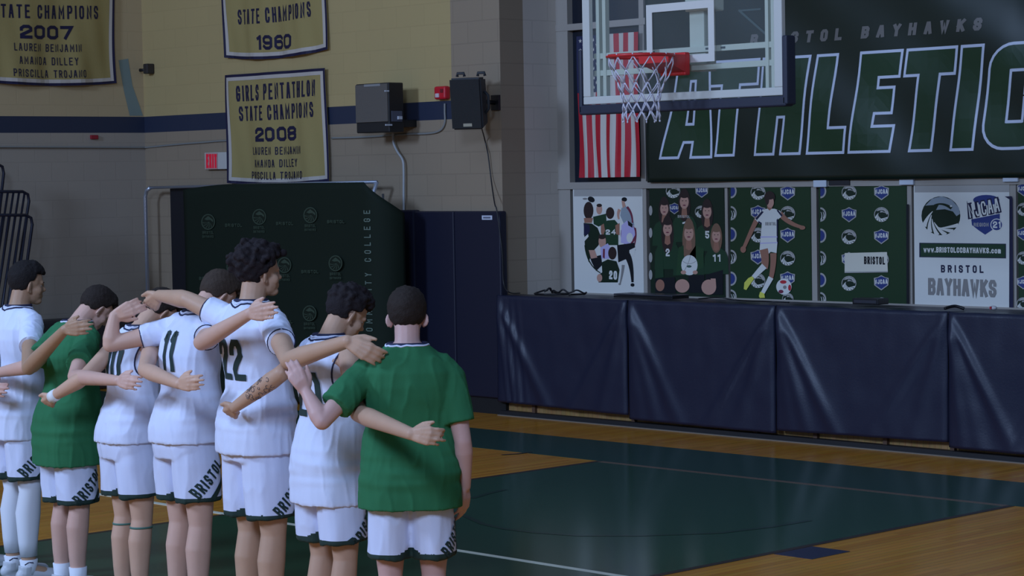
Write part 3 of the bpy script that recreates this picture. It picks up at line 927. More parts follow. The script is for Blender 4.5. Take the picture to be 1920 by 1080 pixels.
def gold_banner(label, plane, TL, TR, BL, BR, lines, ztop=None, sag=0.03, seed=0):
    kind, val = plane
    P = (lambda x, y: PV(x, y, val)) if kind == 'v' else (lambda x, y: PU(x, y, val))
    ex = XU if kind == 'v' else YV
    n = ex.cross(ZW)
    bl, br = P(*BL), P(*BR); W = (br - bl).dot(ex); zb = (bl.z + br.z) / 2
    zt = ztop if ztop else (P(*TL).z + P(*TR).z) / 2
    H = zt - zb

    def rp(x, y):
        g = 1 - y / H
        return (0.010 + 0.012 * g) * math.sin(x * 9 + 1.2 * math.sin(y * 2 + seed) + seed) + 0.006 * math.sin(x * 23 + y * 4 + seed) * (0.4 + g)

    def wp(x, y, l):
        t = x / W * 2 - 1
        return Vector((0, 0, 0)) + Oo + ex * (x + 0.012 * math.sin(y * 4 + seed) * (1 if abs(t) > .8 else .6)) + ZW * (y - sag * (1 - t * t) * (1 - y / H)) + n * (rp(x, y) + l + 0.03)
    Oo = Vector(bl); Oo.z = zb
    A = Art(Oo, ex, ZW, warp=wp)
    root = thing('championship_banner', label, 'banner', Oo + ex * (W / 2), 'gold championship banners')
    bm = bmesh.new(); nu, nz = 40, 36; rows = []
    for j in range(nz + 1):
        rows.append([bm.verts.new(wp(W * i / nu, H * j / nz, 0)) for i in range(nu + 1)])
    for j in range(nz):
        for i in range(nu):
            bm.faces.new((rows[j][i], rows[j][i + 1], rows[j + 1][i + 1], rows[j + 1][i]))
    c = obj('cloth', bm, mat('gold_felt', INK['gold'], rough=0.85, spec=0.15, bump=0.15, bscale=90), root, True)
    sd = c.modifiers.new('thick', 'SOLIDIFY'); sd.thickness = 0.003; sd.offset = -1
    e, g = 0.028, 0.065

    def fr(a, b_):
        return [[(a, a), (W - a, a), (W - b_, b_), (b_, b_)], [(W - a, a), (W - a, H - a), (W - b_, H - b_), (W - b_, b_)], [(W - a, H - a), (a, H - a), (b_, H - b_), (W - b_, H - b_)], [(a, H - a), (a, a), (b_, b_), (b_, H - b_)]]
    A.k = 0; A.put(fr(0, e), 'bnavy'); A.put(fr(e, g), 'bwhite'); A.done('border', root, 0.06)
    B = Art(Oo, ex, ZW, warp=wp); B.k = 2
    for s, a, b_, h, t in lines:
        B.text(s, a, b_, h, t * .78, 'bnavy', gap=.55 if t < .25 else .2)
    B.done('lettering', root, 0.03)
    return root


gold_banner('gold banner reading GIRLS PENTATHLON STATE CHAMPIONS 2008, hanging left of the speakers', ('v', VW - 0.02), (430, 141), (619, 127), (433, 343), (619, 340),
            [('GIRLS PENTATHLON', (449, 190), (599, 179), 29, .19), ('STATE CHAMPIONS', (453, 226), (594, 218), 27, .19), ('2008', (485, 263), (559, 260), 26, .30),
             ('LAUREN BENJAMIN', (478, 287), (568, 285), 14, .17), ('AMANDA DILLEY', (482, 310), (561, 308), 14, .17), ('PRISCILLA TROJANO', (474, 332), (571, 331), 14, .17)], seed=1)
gold_banner('gold banner reading STATE CHAMPIONS 1960, hanging above another gold banner', ('v', VW - 0.02), (0, 0), (0, 0), (425, 109), (616, 92),
            [('STATE CHAMPIONS', (449, 43), (588, 28), 27, .19), ('1960', (488, 86), (551, 83), 26, .28)], ztop=4.6, sag=0.05, seed=2)
gold_banner('gold banner reading STATE CHAMPIONS 2007 on the side wall', ('u', US + 0.02), (0, 0), (0, 0), (-48, 157), (216, 151),
            [('STATE CHAMPIONS', (-14, 31), (181, 35), 25, .19), ('2007', (35, 69), (134, 71), 25, .30), ('LAUREN BENJAMIN', (24, 91), (149, 94), 14, .17),
             ('AMANDA DILLEY', (33, 115), (142, 118), 14, .17), ('PRISCILLA TROJANO', (21, 138), (157, 141), 14, .17)], ztop=4.35, sag=0.04, seed=3)

# ================================================================== FURNISHINGS
# folded bleacher with mats draped over its front -----------------------------------
VF = 14.52
ZL = 1.10
bl = thing('folded_bleacher', 'folded wooden bleacher standing in the window recess behind the navy mats', 'bleacher', (-12, VF + 0.1, 0))
m_tanw = wood_mat('bleacher_wood', (190, 150, 96), (176, 136, 84), 0.4)
bm = bmesh.new(); box(bm, (UC + 0.03, VF + 0.05, 0.035), (uend, VF + 0.09, 1.04)); obj('front_board', bm, m_tanw, bl)
bm = bmesh.new(); box(bm, (UC + 0.02, VF - 0.02, 1.045), (uend, VB - 0.05, ZL - 0.012), bev=0.008); obj('deck', bm, mat('dark_deck', (74, 70, 74), rough=0.6), bl)
bm = bmesh.new(); box(bm, (UC + 0.02, VF - 0.03, 0.0), (uend, VF + 0.10, 0.042)); obj('base_strip', bm, mat('black_rubber', (26, 26, 30), rough=0.6), bl)
bm = bmesh.new(); box(bm, (UC + 0.02, VF - 0.055, 0.0), (uend, VF - 0.031, 0.007)); obj('floor_trim', bm, mat('pale_trim', (128, 118, 106), rough=0.5), bl)
for x, y in ((950, 768), (1003, 770), (1190, 795), (1420, 818), (1531, 822), (1662, 836), (1788, 850)):
    p = PV(x, y, VF + 0.04); bm = bmesh.new(); box(bm, (p.x - 0.02, VF + 0.02, 0.035), (p.x + 0.02, VF + 0.055, 0.4)); obj('bracket', bm, mat('brown_bracket', (96, 68, 50), rough=0.6), bl)

m_vin = mat('navy_vinyl', (30, 34, 56), rough=0.42, spec=0.45, bump=0.08, bscale=60)
edges = [(932, 1178, 752, 778), (1178, 1455, 785, 812), (1455, 1778, 806, 829), (1778, 2050, 838, 864)]
LBL = ['navy vinyl mat over the bleacher front, leftmost, beside the tall wall pads', 'navy vinyl mat over the bleacher front, second from the tall wall pads', 'navy vinyl mat over the bleacher front, below the emblem-patterned poster with the board', 'navy vinyl mat over the bleacher front, cut by the right edge of the picture']
for i, (xl, xr, yl, yr) in enumerate(edges):
    ul, ur = PV(xl, 650, VF - 0.03).x + 0.004, PV(xr, 690, VF - 0.03).x - 0.004
    zl, zr2 = PV(xl, yl, VF - 0.03).z, PV(xr, yr, VF - 0.03).z
    W = ur - ul; bm = bmesh.new(); nu, nz = 70, 46; rows = []
    rnd = random.Random(i + 4)
    folds = []
    for k in range(5):
        side = 0 if (k % 2 == 0) else 1
        folds.append((side, (0.30, 0.34, 0.62, 0.70, 0.14)[k] + rnd.uniform(-.05, .05), rnd.uniform(.016, .028), rnd.uniform(.022, .036)))
    for j in range(nz + 1):
        t = j / nz
        r = []
        for q in range(nu + 1):
            s = q / nu; x = s * W
            zb = zl + (zr2 - zl) * s; z = ZL + (zb - ZL) * t
            d = ZL - z
            off = 0.012 * t
            for side, sl, am, wd in folds:
                xx = x if side == 0 else W - x
                e = (xx - 0.01 - sl * d) / (wd + 0.05 * d)
                off += am * math.exp(-e * e) * min(1, d * 5) * (1.2 - .6 * t)
            if i == 0:
                for cx, am in ((0.05, .016), (0.13, .018), (0.20, .014), (.29, .008)):
                    e = (x - cx - .12 * d) / .022; off += am * math.exp(-e * e) * min(1, d * 6)
            off += 0.012 * noise.noise(Vector((x * 2.2 + i * 9, z * 1.6, 1))) + 0.004 * noise.noise(Vector((x * 7 + i * 5, z * 5, 4)))
            e0 = min(x, W - x)
            off -= 0.018 * math.exp(-(e0 / 0.02) ** 2)
            r.append(bm.verts.new((ul + x, VF - 0.035 - max(off, -0.012), z)))
        rows.append(r)
    top = [bm.verts.new((v.co.x, VF + 0.22 + 0.03 * noise.noise(Vector((v.co.x * 3, 0, 0))), ZL + 0.004)) for v in rows[0]]
    mid = [bm.verts.new((v.co.x, VF - 0.02, ZL + 0.006 + 0.006 * noise.noise(Vector((v.co.x * 6, 2, 0))))) for v in rows[0]]
    rows = [top, mid] + rows
    for a, b_ in zip(rows[:-1], rows[1:]):
        for q in range(nu):
            bm.faces.new((a[q], b_[q], b_[q + 1], a[q + 1]))
    o = obj('vinyl_mat', bm, m_vin, None, True)
    sd = o.modifiers.new('thick', 'SOLIDIFY'); sd.thickness = 0.005; sd.offset = 1
    tag(o, LBL[i], 'mat', 'navy mats on the bleacher front')

# things lying on the bleacher top
m_black = mat('black_plastic', (24, 24, 28), rough=0.4)
z0 = ZL + 0.012
a = PV(1162, 563, VF + 0.30); c = PV(1272, 563, VF + 0.30)
t = thing('laptop', 'closed black laptop lying on the bleacher top below the team poster', 'laptop', ((a.x + c.x) / 2, VF + 0.3, z0))
bm = bmesh.new(); box(bm, (a.x, VF + 0.22, z0), (c.x, VF + 0.44, z0 + 0.018), bev=0.004); obj('base', bm, m_black, t)
bm = bmesh.new(); box(bm, (a.x, VF + 0.22, z0 + 0.021), (c.x, VF + 0.44, z0 + 0.034), bev=0.004); obj('lid', bm, mat('dark_grey_plastic', (58, 58, 66), rough=0.35), t)
a = PV(1598, 578, VF + 0.42); c = PV(1647, 578, VF + 0.42)
t = thing('control_box', 'small black box on the bleacher top under the emblem-patterned poster with the board', 'box', ((a.x + c.x) / 2, VF + 0.47, z0))
bm = bmesh.new(); box(bm, (a.x, VF + 0.42, z0), (c.x, VF + 0.56, z0 + 0.05), bev=0.006); obj('case', bm, m_black, t)
bm = bmesh.new(); box(bm, (a.x + 0.02, VF + 0.417, z0 + 0.012), (c.x - 0.02, VF + 0.421, z0 + 0.036)); obj('front_panel', bm, mat('dark_grey_plastic', (58, 58, 66)), t)
bm = bmesh.new(); p = PV(1862, 590, VF + 0.3); ellipsoid(bm, Vector((p.x, VF + 0.3, z0 + 0.018)), XU * 0.035, YV * 0.025, ZW * 0.018); box(bm, (p.x - 0.012, VF + 0.27, z0 + 0.01), (p.x + 0.004, VF + 0.28, z0 + 0.03), 1)
tag(obj('crumpled_wrapper', bm, [mat('pale_paper', (205, 200, 200)), mat('red_paper', (180, 40, 50))]), 'small crumpled red and white wrapper on the bleacher top, far right', 'wrapper')


def cable(name, label, pts, r=0.006, m=None, cat='cable'):
    P = [Vector(p) for p in pts]; out = []
    for i in range(len(P) - 1):
        p0, p1, p2, p3 = P[max(0, i - 1)], P[i], P[i + 1], P[min(len(P) - 1, i + 2)]
        for k in range(8):
            t = k / 8
            out.append(0.5 * ((2 * p1) + (p2 - p0) * t + (2 * p0 - 5 * p1 + 4 * p2 - p3) * t * t + (3 * p1 - p0 - 3 * p2 + p3) * t ** 3))
    out.append(P[-1])
    b = bmesh.new(); tube(b, out, r, 8)
    o = obj(name, b, m or m_black, None, True); tag(o, label, cat); return o


def onl(x, dv, dz=0.008):
    p = PV(x, 565, VF + dv); return (p.x, VF + dv, z0 + dz)


pts = []
for k in range(34):
    t = k / 33; a_ = t * 5.2 * math.pi
    cx = onl(1005 + 85 * t, 0.25)[0]
    pts.append((cx + (0.10 + .03 * math.sin(k)) * math.cos(a_), VF + 0.26 + 0.10 * math.sin(a_), z0 + 0.008 + 0.05 * max(0, math.sin(a_ * 0.6 + 1)) * (0.4 + 0.6 * math.sin(k * 1.7) ** 2)))
cable('coiled_cable', 'loose coils of black cable on the bleacher top beside the grey corner', pts, 0.008)
cable('black_cable', 'thin black cable lying along the bleacher top under the footballer poster', [onl(1310, .3), onl(1345, .2, .03), onl(1390, .25, .01), onl(1440, .12, .02), onl(1480, .2, .012)], 0.006)
cable('mat_strap', 'short dark strap on the bleacher top at the seam of two mats, right', [onl(1771, .04, .02), onl(1790, .12, .035), onl(1808, .16, .014)], 0.012)

# tall navy wall pads on the block wall ------------------------------------------------
m_pad = mat('navy_wall_pad', (25, 27, 47), rough=0.5, spec=0.4, bump=0.05, bscale=30)
m_base = mat('black_base', (18, 18, 20), rough=0.7)
us = [PV(x, 430, VW - 0.10).x for x in (600, 690, 776, 851, 938)]
PL = ['tall navy wall pad half hidden behind the green display', 'tall navy wall pad just right of the green display', 'tall navy wall pad, second from the grey corner', 'tall navy wall pad with a small white tag, at the grey corner']
for i in range(4):
    t = thing('wall_pad', PL[i], 'wall pad', ((us[i] + us[i + 1]) / 2, VW - 0.06, 0), 'tall navy wall pads')
    ztop = PV(938, 396, VW - 0.1).z + (0.012 if i < 2 else 0)
    bm = bmesh.new(); box(bm, (us[i] + 0.003, VW - 0.10, 0.15), (us[i + 1] - 0.003, VW - 0.012, ztop), bev=0.014); obj('cover', bm, m_pad, t, False)
    bm = bmesh.new(); box(bm, (us[i], VW - 0.07, 0.0), (us[i + 1], VW - 0.012, 0.15)); obj('base', bm, m_base, t)
    if i == 3:
        a = PV(904, 412, VW - 0.10); c = PV(923, 404, VW - 0.10)
        bm = bmesh.new(); box(bm, (a.x, VW - 0.1035, a.z), (c.x, VW - 0.0995, c.z)); q = obj('tag', bm, mat('white_tag', (205, 210, 225)), t)
        bm = bmesh.new(); box(bm, (a.x + 0.02, VW - 0.1055, a.z + 0.012), (c.x - 0.02, VW - 0.1034, c.z - 0.012)); obj('print', bm, mat('grey_print', (110, 114, 130)), q)

# basketball goal ----------------------------------------------------------------------
VBD = 12.0
hoop = thing('basketball_goal', 'basketball goal with glass backboard, red rim and white net', 'basketball hoop', PV(1281, 60, VBD + 0.3))
m_alu = mat('white_backboard_frame', (206, 204, 196), rough=0.4)
m_sq = mat('white_target', (216, 212, 204), rough=0.5)
m_steel = mat('pale_mint_steel', (184, 190, 172), rough=0.45)
m_navpad = mat('navy_edge_pad', (38, 42, 60), rough=0.5)
m_red = mat('orange_red_rim', (208, 44, 44), rough=0.4)
m_net = mat('white_net_cord', (218, 212, 222), rough=0.8)
uA, uB = PV(1093, 150, VBD).x, PV(1467, 150, VBD).x
zb = (PV(1098, 196, VBD).z + PV(1464, 179, VBD).z) / 2
zt_ = zb + 1.07; fwd = 0.072; fh_ = 0.056
bm = bmesh.new()
for lo, hi in (((uA, zb), (uB, zb + fh_)), ((uA, zt_ - fh_), (uB, zt_)), ((uA, zb + fh_), (uA + fwd, zt_ - fh_)), ((uB - fwd, zb + fh_), (uB, zt_ - fh_))):
    box(bm, (lo[0], VBD, lo[1]), (hi[0], VBD + 0.04, hi[1]), bev=0.006)
obj('board_frame', bm, m_alu, hoop)
g = mat('clear_board_glass', (235, 245, 245), rough=0.02)
g.node_tree.nodes['Principled BSDF'].inputs['Alpha'].default_value = 0.035
bm = bmesh.new(); box(bm, (uA + 0.05, VBD + 0.012, zb + 0.03), (uB - 0.05, VBD + 0.022, zt_ - 0.03)); obj('glass', bm, g, hoop)
uc = (uA + uB) / 2
sl, sr = PV(1211, 80, VBD).x, PV(1338, 80, VBD).x; sb, st = PV(1300, 117, VBD).z, PV(1275, 4, VBD).z
bm = bmesh.new(); tw = 0.055
for lo, hi in (((sl, sb), (sr, sb + tw)), ((sl, st - tw), (sr, st)), ((sl, sb + tw), (sl + tw, st - tw)), ((sr - tw, sb + tw), (sr, st - tw))):
    box(bm, (lo[0], VBD + 0.007, lo[1]), (hi[0], VBD + 0.0115, hi[1]))
obj('target_square', bm, m_sq, hoop)
# padding around the lower edge
bm = bmesh.new(); pt = 0.075
box(bm, (uA - 0.035, VBD - 0.012, zb - pt), (uB + 0.035, VBD + 0.075, zb - 0.003), bev=0.012)
box(bm, (uA - 0.04, VBD - 0.012, zb - pt + 0.01), (uA - 0.004, VBD + 0.075, zb + 0.40), bev=0.012)
box(bm, (uB + 0.004, VBD - 0.012, zb - pt + 0.01), (uB + 0.05, VBD + 0.085, zb + 0.40), bev=0.012)
obj('edge_padding', bm, m_navpad, hoop)
# steel behind the glass
bm = bmesh.new()
vb0, vb1 = VBD + 0.06, VBD + 0.10
for x in (1124, 1136):
    u = PV(x, 60, VBD + 0.08).x; box(bm, (u - 0.016, vb0, zb + 0.05), (u + 0.016, vb1, zt_ - 0.05))
for x in (1441, 1452):
    u = PV(x, 60, VBD + 0.08).x; box(bm, (u - 0.014, vb0, zb + 0.05), (u + 0.014, vb1, zt_ - 0.05))
for y in (128, 95):
    z = PV(1281, y, VBD + 0.09).z; box(bm, (uA + 0.05, vb0 + 0.005, z - 0.02), (uB - 0.05, vb1 + 0.01, z + 0.02))
for z in (zt_ - 0.12,):
    box(bm, (uA + 0.05, vb0 + 0.005, z - 0.02), (uB - 0.05, vb1 + 0.01, z + 0.02))
obj('support_frame', bm, m_steel, hoop)
bm = bmesh.new()
ucm = PV(1322, 60, VBD + 0.2).x
box(bm, (ucm - 0.07, VBD + 0.11, zb + 0.2), (ucm + 0.07, VBD + 0.24, zt_ - 0.1), bev=0.01)
box(bm, (ucm - 0.10, VBD + 0.10, zb + 0.62), (ucm + 0.13, VBD + 0.26, zt_ - 0.2), bev=0.01)
box(bm, (ucm - 0.16, VBD + 0.09, zb + 0.2), (ucm + 0.10, VBD + 0.12, zb + 0.34), bev=0.008)
tube(bm, [(ucm, VBD + 0.2, zt_ - 0.3), (ucm, VBD + 0.3, zt_ + 0.3), (ucm, VBD + 0.3, 7.5)], 0.06, 14)
tube(bm, [(uA + 0.25, VBD + 0.12, zt_ - 0.12), (ucm, VBD + 0.3, zt_ + 0.9)], 0.03, 10); tube(bm, [(uB - 0.25, VBD + 0.12, zt_ - 0.12), (ucm, VBD + 0.3, zt_ + 0.9)], 0.03, 10)
obj('mast', bm, m_steel, hoop)
bm = bmesh.new()
for dx in (0.22, 0.36, -0.3, -0.42):
    z = PV(1281, 95, VBD + 0.09).z; u = uc + dx; box(bm, (u - 0.02, vb0 + 0.002, z - 0.006), (u + 0.02, vb0 + 0.008, z + 0.008))
obj('slot', bm, mat('dark_slot', (50, 60, 64)), hoop)
RZ = 3.02; RR = 0.2286; rv = VBD - 0.151 - RR
rcu = (PV(1137, 110, rv).x + PV(1267, 104, rv).x) / 2
rc = Vector((rcu, rv, RZ))
bm = bmesh.new()
tube(bm, [rc + Vector((RR * math.cos(k * math.pi / 24), RR * math.sin(k * math.pi / 24), 0)) for k in range(48)], 0.0125, 10, closed=True, up=(0, 0, 1))
rim = obj('rim', bm, m_red, hoop, True)
bm = bmesh.new()
box(bm, (rcu - 0.12, VBD - 0.055, RZ - 0.13), (rcu + 0.12, VBD - 0.002, RZ + 0.03), bev=0.01)
v_ = [bm.verts.new(p) for p in ((rcu - 0.12, VBD - 0.05, RZ + 0.012), (rcu + 0.12, VBD - 0.05, RZ + 0.012), (rcu + 0.14, rv + 0.13, RZ + 0.012), (rcu - 0.14, rv + 0.13, RZ + 0.012),
                                (rcu - 0.12, VBD - 0.05, RZ - 0.11), (rcu + 0.12, VBD - 0.05, RZ - 0.11), (rcu + 0.14, rv + 0.13, RZ - 0.045), (rcu - 0.14, rv + 0.13, RZ - 0.045))]
for q in ((0, 1, 2, 3), (7, 6, 5, 4), (0, 4, 5, 1), (1, 5, 6, 2), (2, 6, 7, 3), (3, 7, 4, 0)):
    bm.faces.new([v_[i] for i in q])
bmesh.ops.recalc_face_normals(bm, faces=bm.faces[:])
obj('bracket', bm, m_red, hoop)
# net: a knotted lattice of 12 cords tapering down
rows = [(RR - 0.002, -0.012), (0.205, -0.10), (0.165, -0.185), (0.140, -0.255), (0.128, -0.32), (0.125, -0.38), (0.13, -0.44)]
bm = bmesh.new(); rnd = random.Random(3); nd = {}
for j, (r, z) in enumerate(rows):
    for k in range(12):
        a_ = 2 * math.pi * (k + (0.5 if j % 2 else 0)) / 12
        nd[j, k] = rc + Vector((r * math.cos(a_), r * math.sin(a_), z + rnd.uniform(-.008, .008))) + Vector((rnd.uniform(-.006, .006), rnd.uniform(-.006, .006), 0)) * (j > 0)
for j in range(len(rows) - 1):
    for k in range(12):
        for k2 in ((k, k - 1) if j % 2 == 0 else (k, k + 1)):
            a_, b_ = nd[j, k], nd[j + 1, k2 % 12]; m_ = (a_ + b_) / 2 + Vector(((a_ + b_) / 2 - rc).to_2d().to_3d()) * (0.04)
            tube(bm, [a_, m_, b_], 0.0042, 6)
for k in range(12):
    a_ = 2 * math.pi * k / 12
    tube(bm, [rc + Vector(((RR + .012) * math.cos(a_), (RR + .012) * math.sin(a_), 0.012)), rc + Vector((RR * math.cos(a_), RR * math.sin(a_), -0.016))], 0.0045, 6)
    ellipsoid(bm, nd[6, k] + Vector((0, 0, -.006)), XU * .006, YV * .006, ZW * .009, 8, 6)
obj('net', bm, m_net, rim, True)

# speakers -----------------------------------------------------------------------------
a = PV(666, 200, VW - 0.40)
c = PV(728, 200, VW - 0.40)
zt1, zb1 = PV(668, 158, VW - 0.40).z, PV(668, 250, VW - 0.40).z
dv = PU(757, 200, c.x).y - (VW - 0.40)
sp = thing('loudspeaker', 'boxy dark loudspeaker on the block wall right of the gold banners', 'loudspeaker', ((a.x + c.x) / 2, VW - 0.2, zb1))
m_cab = mat('black_cabinet', (30, 30, 32), rough=0.55)
bm = bmesh.new(); box(bm, (a.x, VW - 0.39, zb1), (c.x, VW - 0.40 + dv, zt1), bev=0.01); obj('cabinet', bm, m_cab, sp)
bm = bmesh.new(); box(bm, (a.x + 0.01, VW - 0.405, zb1 + 0.10), (c.x - 0.01, VW - 0.389, zt1 - 0.01), bev=0.004); obj('grille', bm, mat('dark_grille', (98, 92, 86), rough=0.7, bump=0.3, bscale=300), sp)
q0, q1 = PV(683, 163, VW - .405), PV(713, 155, VW - .405)
bm = bmesh.new(); box(bm, (q0.x, VW - 0.409, q0.z), (q1.x, VW - 0.4045, q0.z + 0.022)); obj('badge', bm, mat('pale_badge', (140, 140, 140)), sp)
bm = bmesh.new(); vm = VW - 0.40 + dv / 2
box(bm, (c.x - 0.002, vm - 0.06, zb1 + 0.10), (c.x + 0.006, vm + 0.07, zb1 + 0.2))
obj('rear_panel', bm, mat('grey_panel', (84, 88, 104)), sp)
bm = bmesh.new(); box(bm, (c.x + 0.004, vm + 0.01, zb1 + 0.12), (c.x + 0.02, vm + 0.06, zb1 + 0.15)); box(bm, (c.x + 0.0, vm - 0.14, zt1 - 0.09), (c.x + 0.01, vm - 0.09, zt1 - 0.075)); box(bm, (c.x + 0.0, vm - 0.14, zb1 + 0.06), (c.x + 0.01, vm - 0.06, zb1 + 0.075))
obj('connector', bm, mat('pale_connector', (200, 205, 215)), sp)
bm = bmesh.new(); box(bm, (a.x + 0.05, VW - 0.42 + dv, zb1 + 0.05), (c.x - 0.05, VW - 0.004, zb1 + 0.12)); box(bm, (a.x - 0.06, VW - 0.1, zt1 - 0.09), (a.x + 0.1, VW - 0.004, zt1 - 0.06)); obj('bracket', bm, m_black, sp)

cpos = PV(884, 192, VW - 0.32)
sp = thing('loudspeaker', 'black loudspeaker angled toward the court beside the red strobe', 'loudspeaker', cpos)
nx = Vector((-0.10, -1, -0.10)).normalized(); nx = Vector((0.45, -0.88, -0.12)).normalized()
sx = ZW.cross(nx).normalized() * -1; sx = sx if sx.dot(RGT) > 0 else -sx; uz = nx.cross(sx); uz = uz if uz.z > 0 else -uz
hw_, hh, hd = 0.155, 0.236, 0.15
bm = bmesh.new()
f = [cpos + nx * hd + sx * x + uz * z for x, z in ((-hw_, -hh), (hw_, -hh), (hw_, hh), (-hw_, hh))]
k_ = [cpos - nx * hd + sx * x * 0.62 + uz * z * .92 for x, z in ((-hw_, -hh), (hw_, -hh), (hw_, hh), (-hw_, hh))]
vs = [bm.verts.new(p) for p in f + k_]
for q in ((0, 1, 2, 3), (7, 6, 5, 4), (0, 4, 5, 1), (1, 5, 6, 2), (2, 6, 7, 3), (3, 7, 4, 0)):
    bm.faces.new([vs[i] for i in q])
bmesh.ops.recalc_face_normals(bm, faces=bm.faces[:])
bmesh.ops.bevel(bm, geom=bm.edges[:], offset=0.018, segments=2, affect='EDGES')
obj('cabinet', bm, mat('dark_cabinet', (52, 54, 58), rough=0.6), sp)
bm = bmesh.new(); obox(bm, cpos + nx * (hd + 0.003), sx * (hw_ - 0.014), uz * (hh - 0.014), nx * 0.006); obj('grille', bm, mat('black_grille', (22, 22, 23), rough=0.7, bump=0.3, bscale=300), sp)
bm = bmesh.new(); obox(bm, cpos + nx * (hd + 0.011) + sx * 0.01 - uz * (hh - 0.045), sx * 0.042, uz * 0.014, nx * 0.002); obj('badge', bm, mat('tan_badge', (170, 162, 140)), sp)
for s_, x in ((1, 0.10), (-1, -0.10)):
    bm = bmesh.new(); b0 = cpos + uz * hh + sx * x - nx * 0.03
    tube(bm, [b0 - sx * 0.035, b0 - sx * 0.03 + uz * 0.03, b0 + sx * 0.03 + uz * 0.03, b0 + sx * 0.035], 0.014, 8); obj('handle', bm, mat('dark_cabinet', (52, 54, 58)), sp, True)
bm = bmesh.new(); b0 = cpos + sx * (hw_ * .84)
tube(bm, [b0 + uz * 0.1, b0 + uz * 0.06 + sx * 0.035, b0 - uz * 0.06 + sx * 0.035, b0 - uz * 0.1], 0.014, 8); obj('handle', bm, mat('dark_cabinet', (52, 54, 58)), sp, True)
bm = bmesh.new(); tube(bm, [cpos - nx * hd * 0.9, Vector((cpos.x, VW - 0.03, cpos.z))], 0.02, 10); box(bm, (cpos.x - 0.05, VW - 0.03, cpos.z - 0.07), (cpos.x + 0.05, VW - 0.002, cpos.z + 0.07)); obj('bracket', bm, m_black, sp, False)


def wp_(pts, off=0.02):
    return [PV(x, y, VW - off) for x, y in pts]


cable('power_cable', 'thin black cable hanging from the angled loudspeaker to the wall pads', [PV(903, 240, VW - 0.2)] + wp_([(909, 262), (915, 290), (920, 330)], 0.03) + wp_([(924, 360)], 0.07) + wp_([(928, 384), (932, 398), (941, 470), (944, 530)], 0.125) + wp_([(955, 548)], 0.13) + [onl(975, .2)], 0.006)
m_cond = mat('painted_conduit', (138, 138, 134), rough=0.45)
m_condw = mat('pale_conduit', (176, 178, 178), rough=0.4)
cable('conduit', 'pale conduit running down the block wall from the boxy loudspeaker', wp_([(737, 250), (738, 268), (745, 284), (755, 300), (757, 320), (757, 360), (757, 397)], 0.04), 0.012, m_condw, 'conduit')
cable('conduit', 'grey conduit curving up to the red strobe', wp_([(622, 259), (660, 258), (700, 256), (760, 252), (806, 250), (826, 244), (834, 230), (834, 210), (834, 194)], 0.014), 0.010, m_cond, 'conduit')
cable('conduit', 'thin grey conduit along the side and back walls below the navy stripe', [PU(x, y, US + 0.02) for x, y in ((-80, 275), (0, 275.5), (135, 276), (262, 276.5))] + wp_([(274, 276.5), (330, 271), (380, 267), (440, 263), (612, 259)], 0.014), 0.010, m_cond, 'conduit')

p = PV(831, 174, VW - 0.03)
t = thing('fire_alarm', 'red fire alarm strobe on the wall between the two loudspeakers', 'fire alarm', p)
m_fr = mat('alarm_red', (204, 26, 44), rough=0.4)
bm = bmesh.new(); box(bm, (p.x - 0.085, VW - 0.075, p.z - 0.062), (p.x + 0.075, VW - 0.003, p.z + 0.062), bev=0.018); obj('case', bm, m_fr, t)
bm = bmesh.new(); box(bm, (p.x - 0.055, VW - 0.088, p.z - 0.045), (p.x - 0.005, VW - 0.07, p.z - 0.005), bev=0.006); obj('strobe_lens', bm, mat('pale_lens', (220, 200, 205), rough=0.2), t)
bm = bmesh.new(); box(bm, (p.x + 0.01, VW - 0.08, p.z + 0.0), (p.x + 0.05, VW - 0.07, p.z + 0.035)); obj('sounder_grille', bm, mat('dark_red', (120, 20, 30)), t)
p = PU(176, 257, US + 0.01)
bm = bmesh.new(); box(bm, (US + 0.002, p.y - 0.045, p.z - 0.022), (US + 0.03, p.y + 0.045, p.z + 0.022), bev=0.004)
tag(obj('alarm_label', bm, mat('alarm_label_red', (150, 30, 44))), 'small red plate on the side wall under the navy stripe', 'sign')
p = PV(279, 129, VW - 0.05)
t = thing('wall_camera', 'small dark camera on the yellow wall in the room corner', 'camera', p)
bm = bmesh.new(); box(bm, (p.x - 0.04, VW - 0.10, p.z - 0.055), (p.x + 0.04, VW - 0.004, p.z + 0.055), bev=0.01); obj('housing', bm, mat('brown_black_plastic', (52, 46, 42)), t)
bm = bmesh.new(); tube(bm, [(p.x - 0.03, VW - 0.07, p.z - 0.01), (p.x - 0.11, VW - 0.09, p.z - 0.012)], [0.012, 0.02], 10); obj('lens', bm, m_black, t, True)

# exit sign
e0, e1 = PV(384, 318, VW - 0.06), PV(424, 285, VW - 0.06)
t = thing('exit_sign', 'white box sign with red EXIT letters beside the gold banner', 'sign', ((e0.x + e1.x) / 2, VW - 0.03, e0.z))
bm = bmesh.new(); box(bm, (e0.x, VW - 0.06, e0.z), (e1.x, VW - 0.004, e1.z), bev=0.006); obj('case', bm, mat('sign_white', (200, 196, 190), rough=0.5), t)
A = Art((e0.x, VW - 0.061, e0.z), XU, ZW); A.k = 0
INK['exitface'] = (206, 150, 146)
A.poly([(386, 317), (408, 317), (408, 287), (386, 287)], 'exitface'); A.done('lit_face', t)
A = Art((e0.x, VW - 0.063, e0.z), XU, ZW); A.mats.append(mat('lit_red_letters', (235, 30, 60), rough=0.5, emit=0.12)); INK['exitred'] = (235, 30, 60); MAT['ink_exitred'] = MAT['lit_red_letters']
A.text('EXIT', (387, 315), (407, 315), 26, .2, 'exitred', gap=.22); A.done('lettering', t)

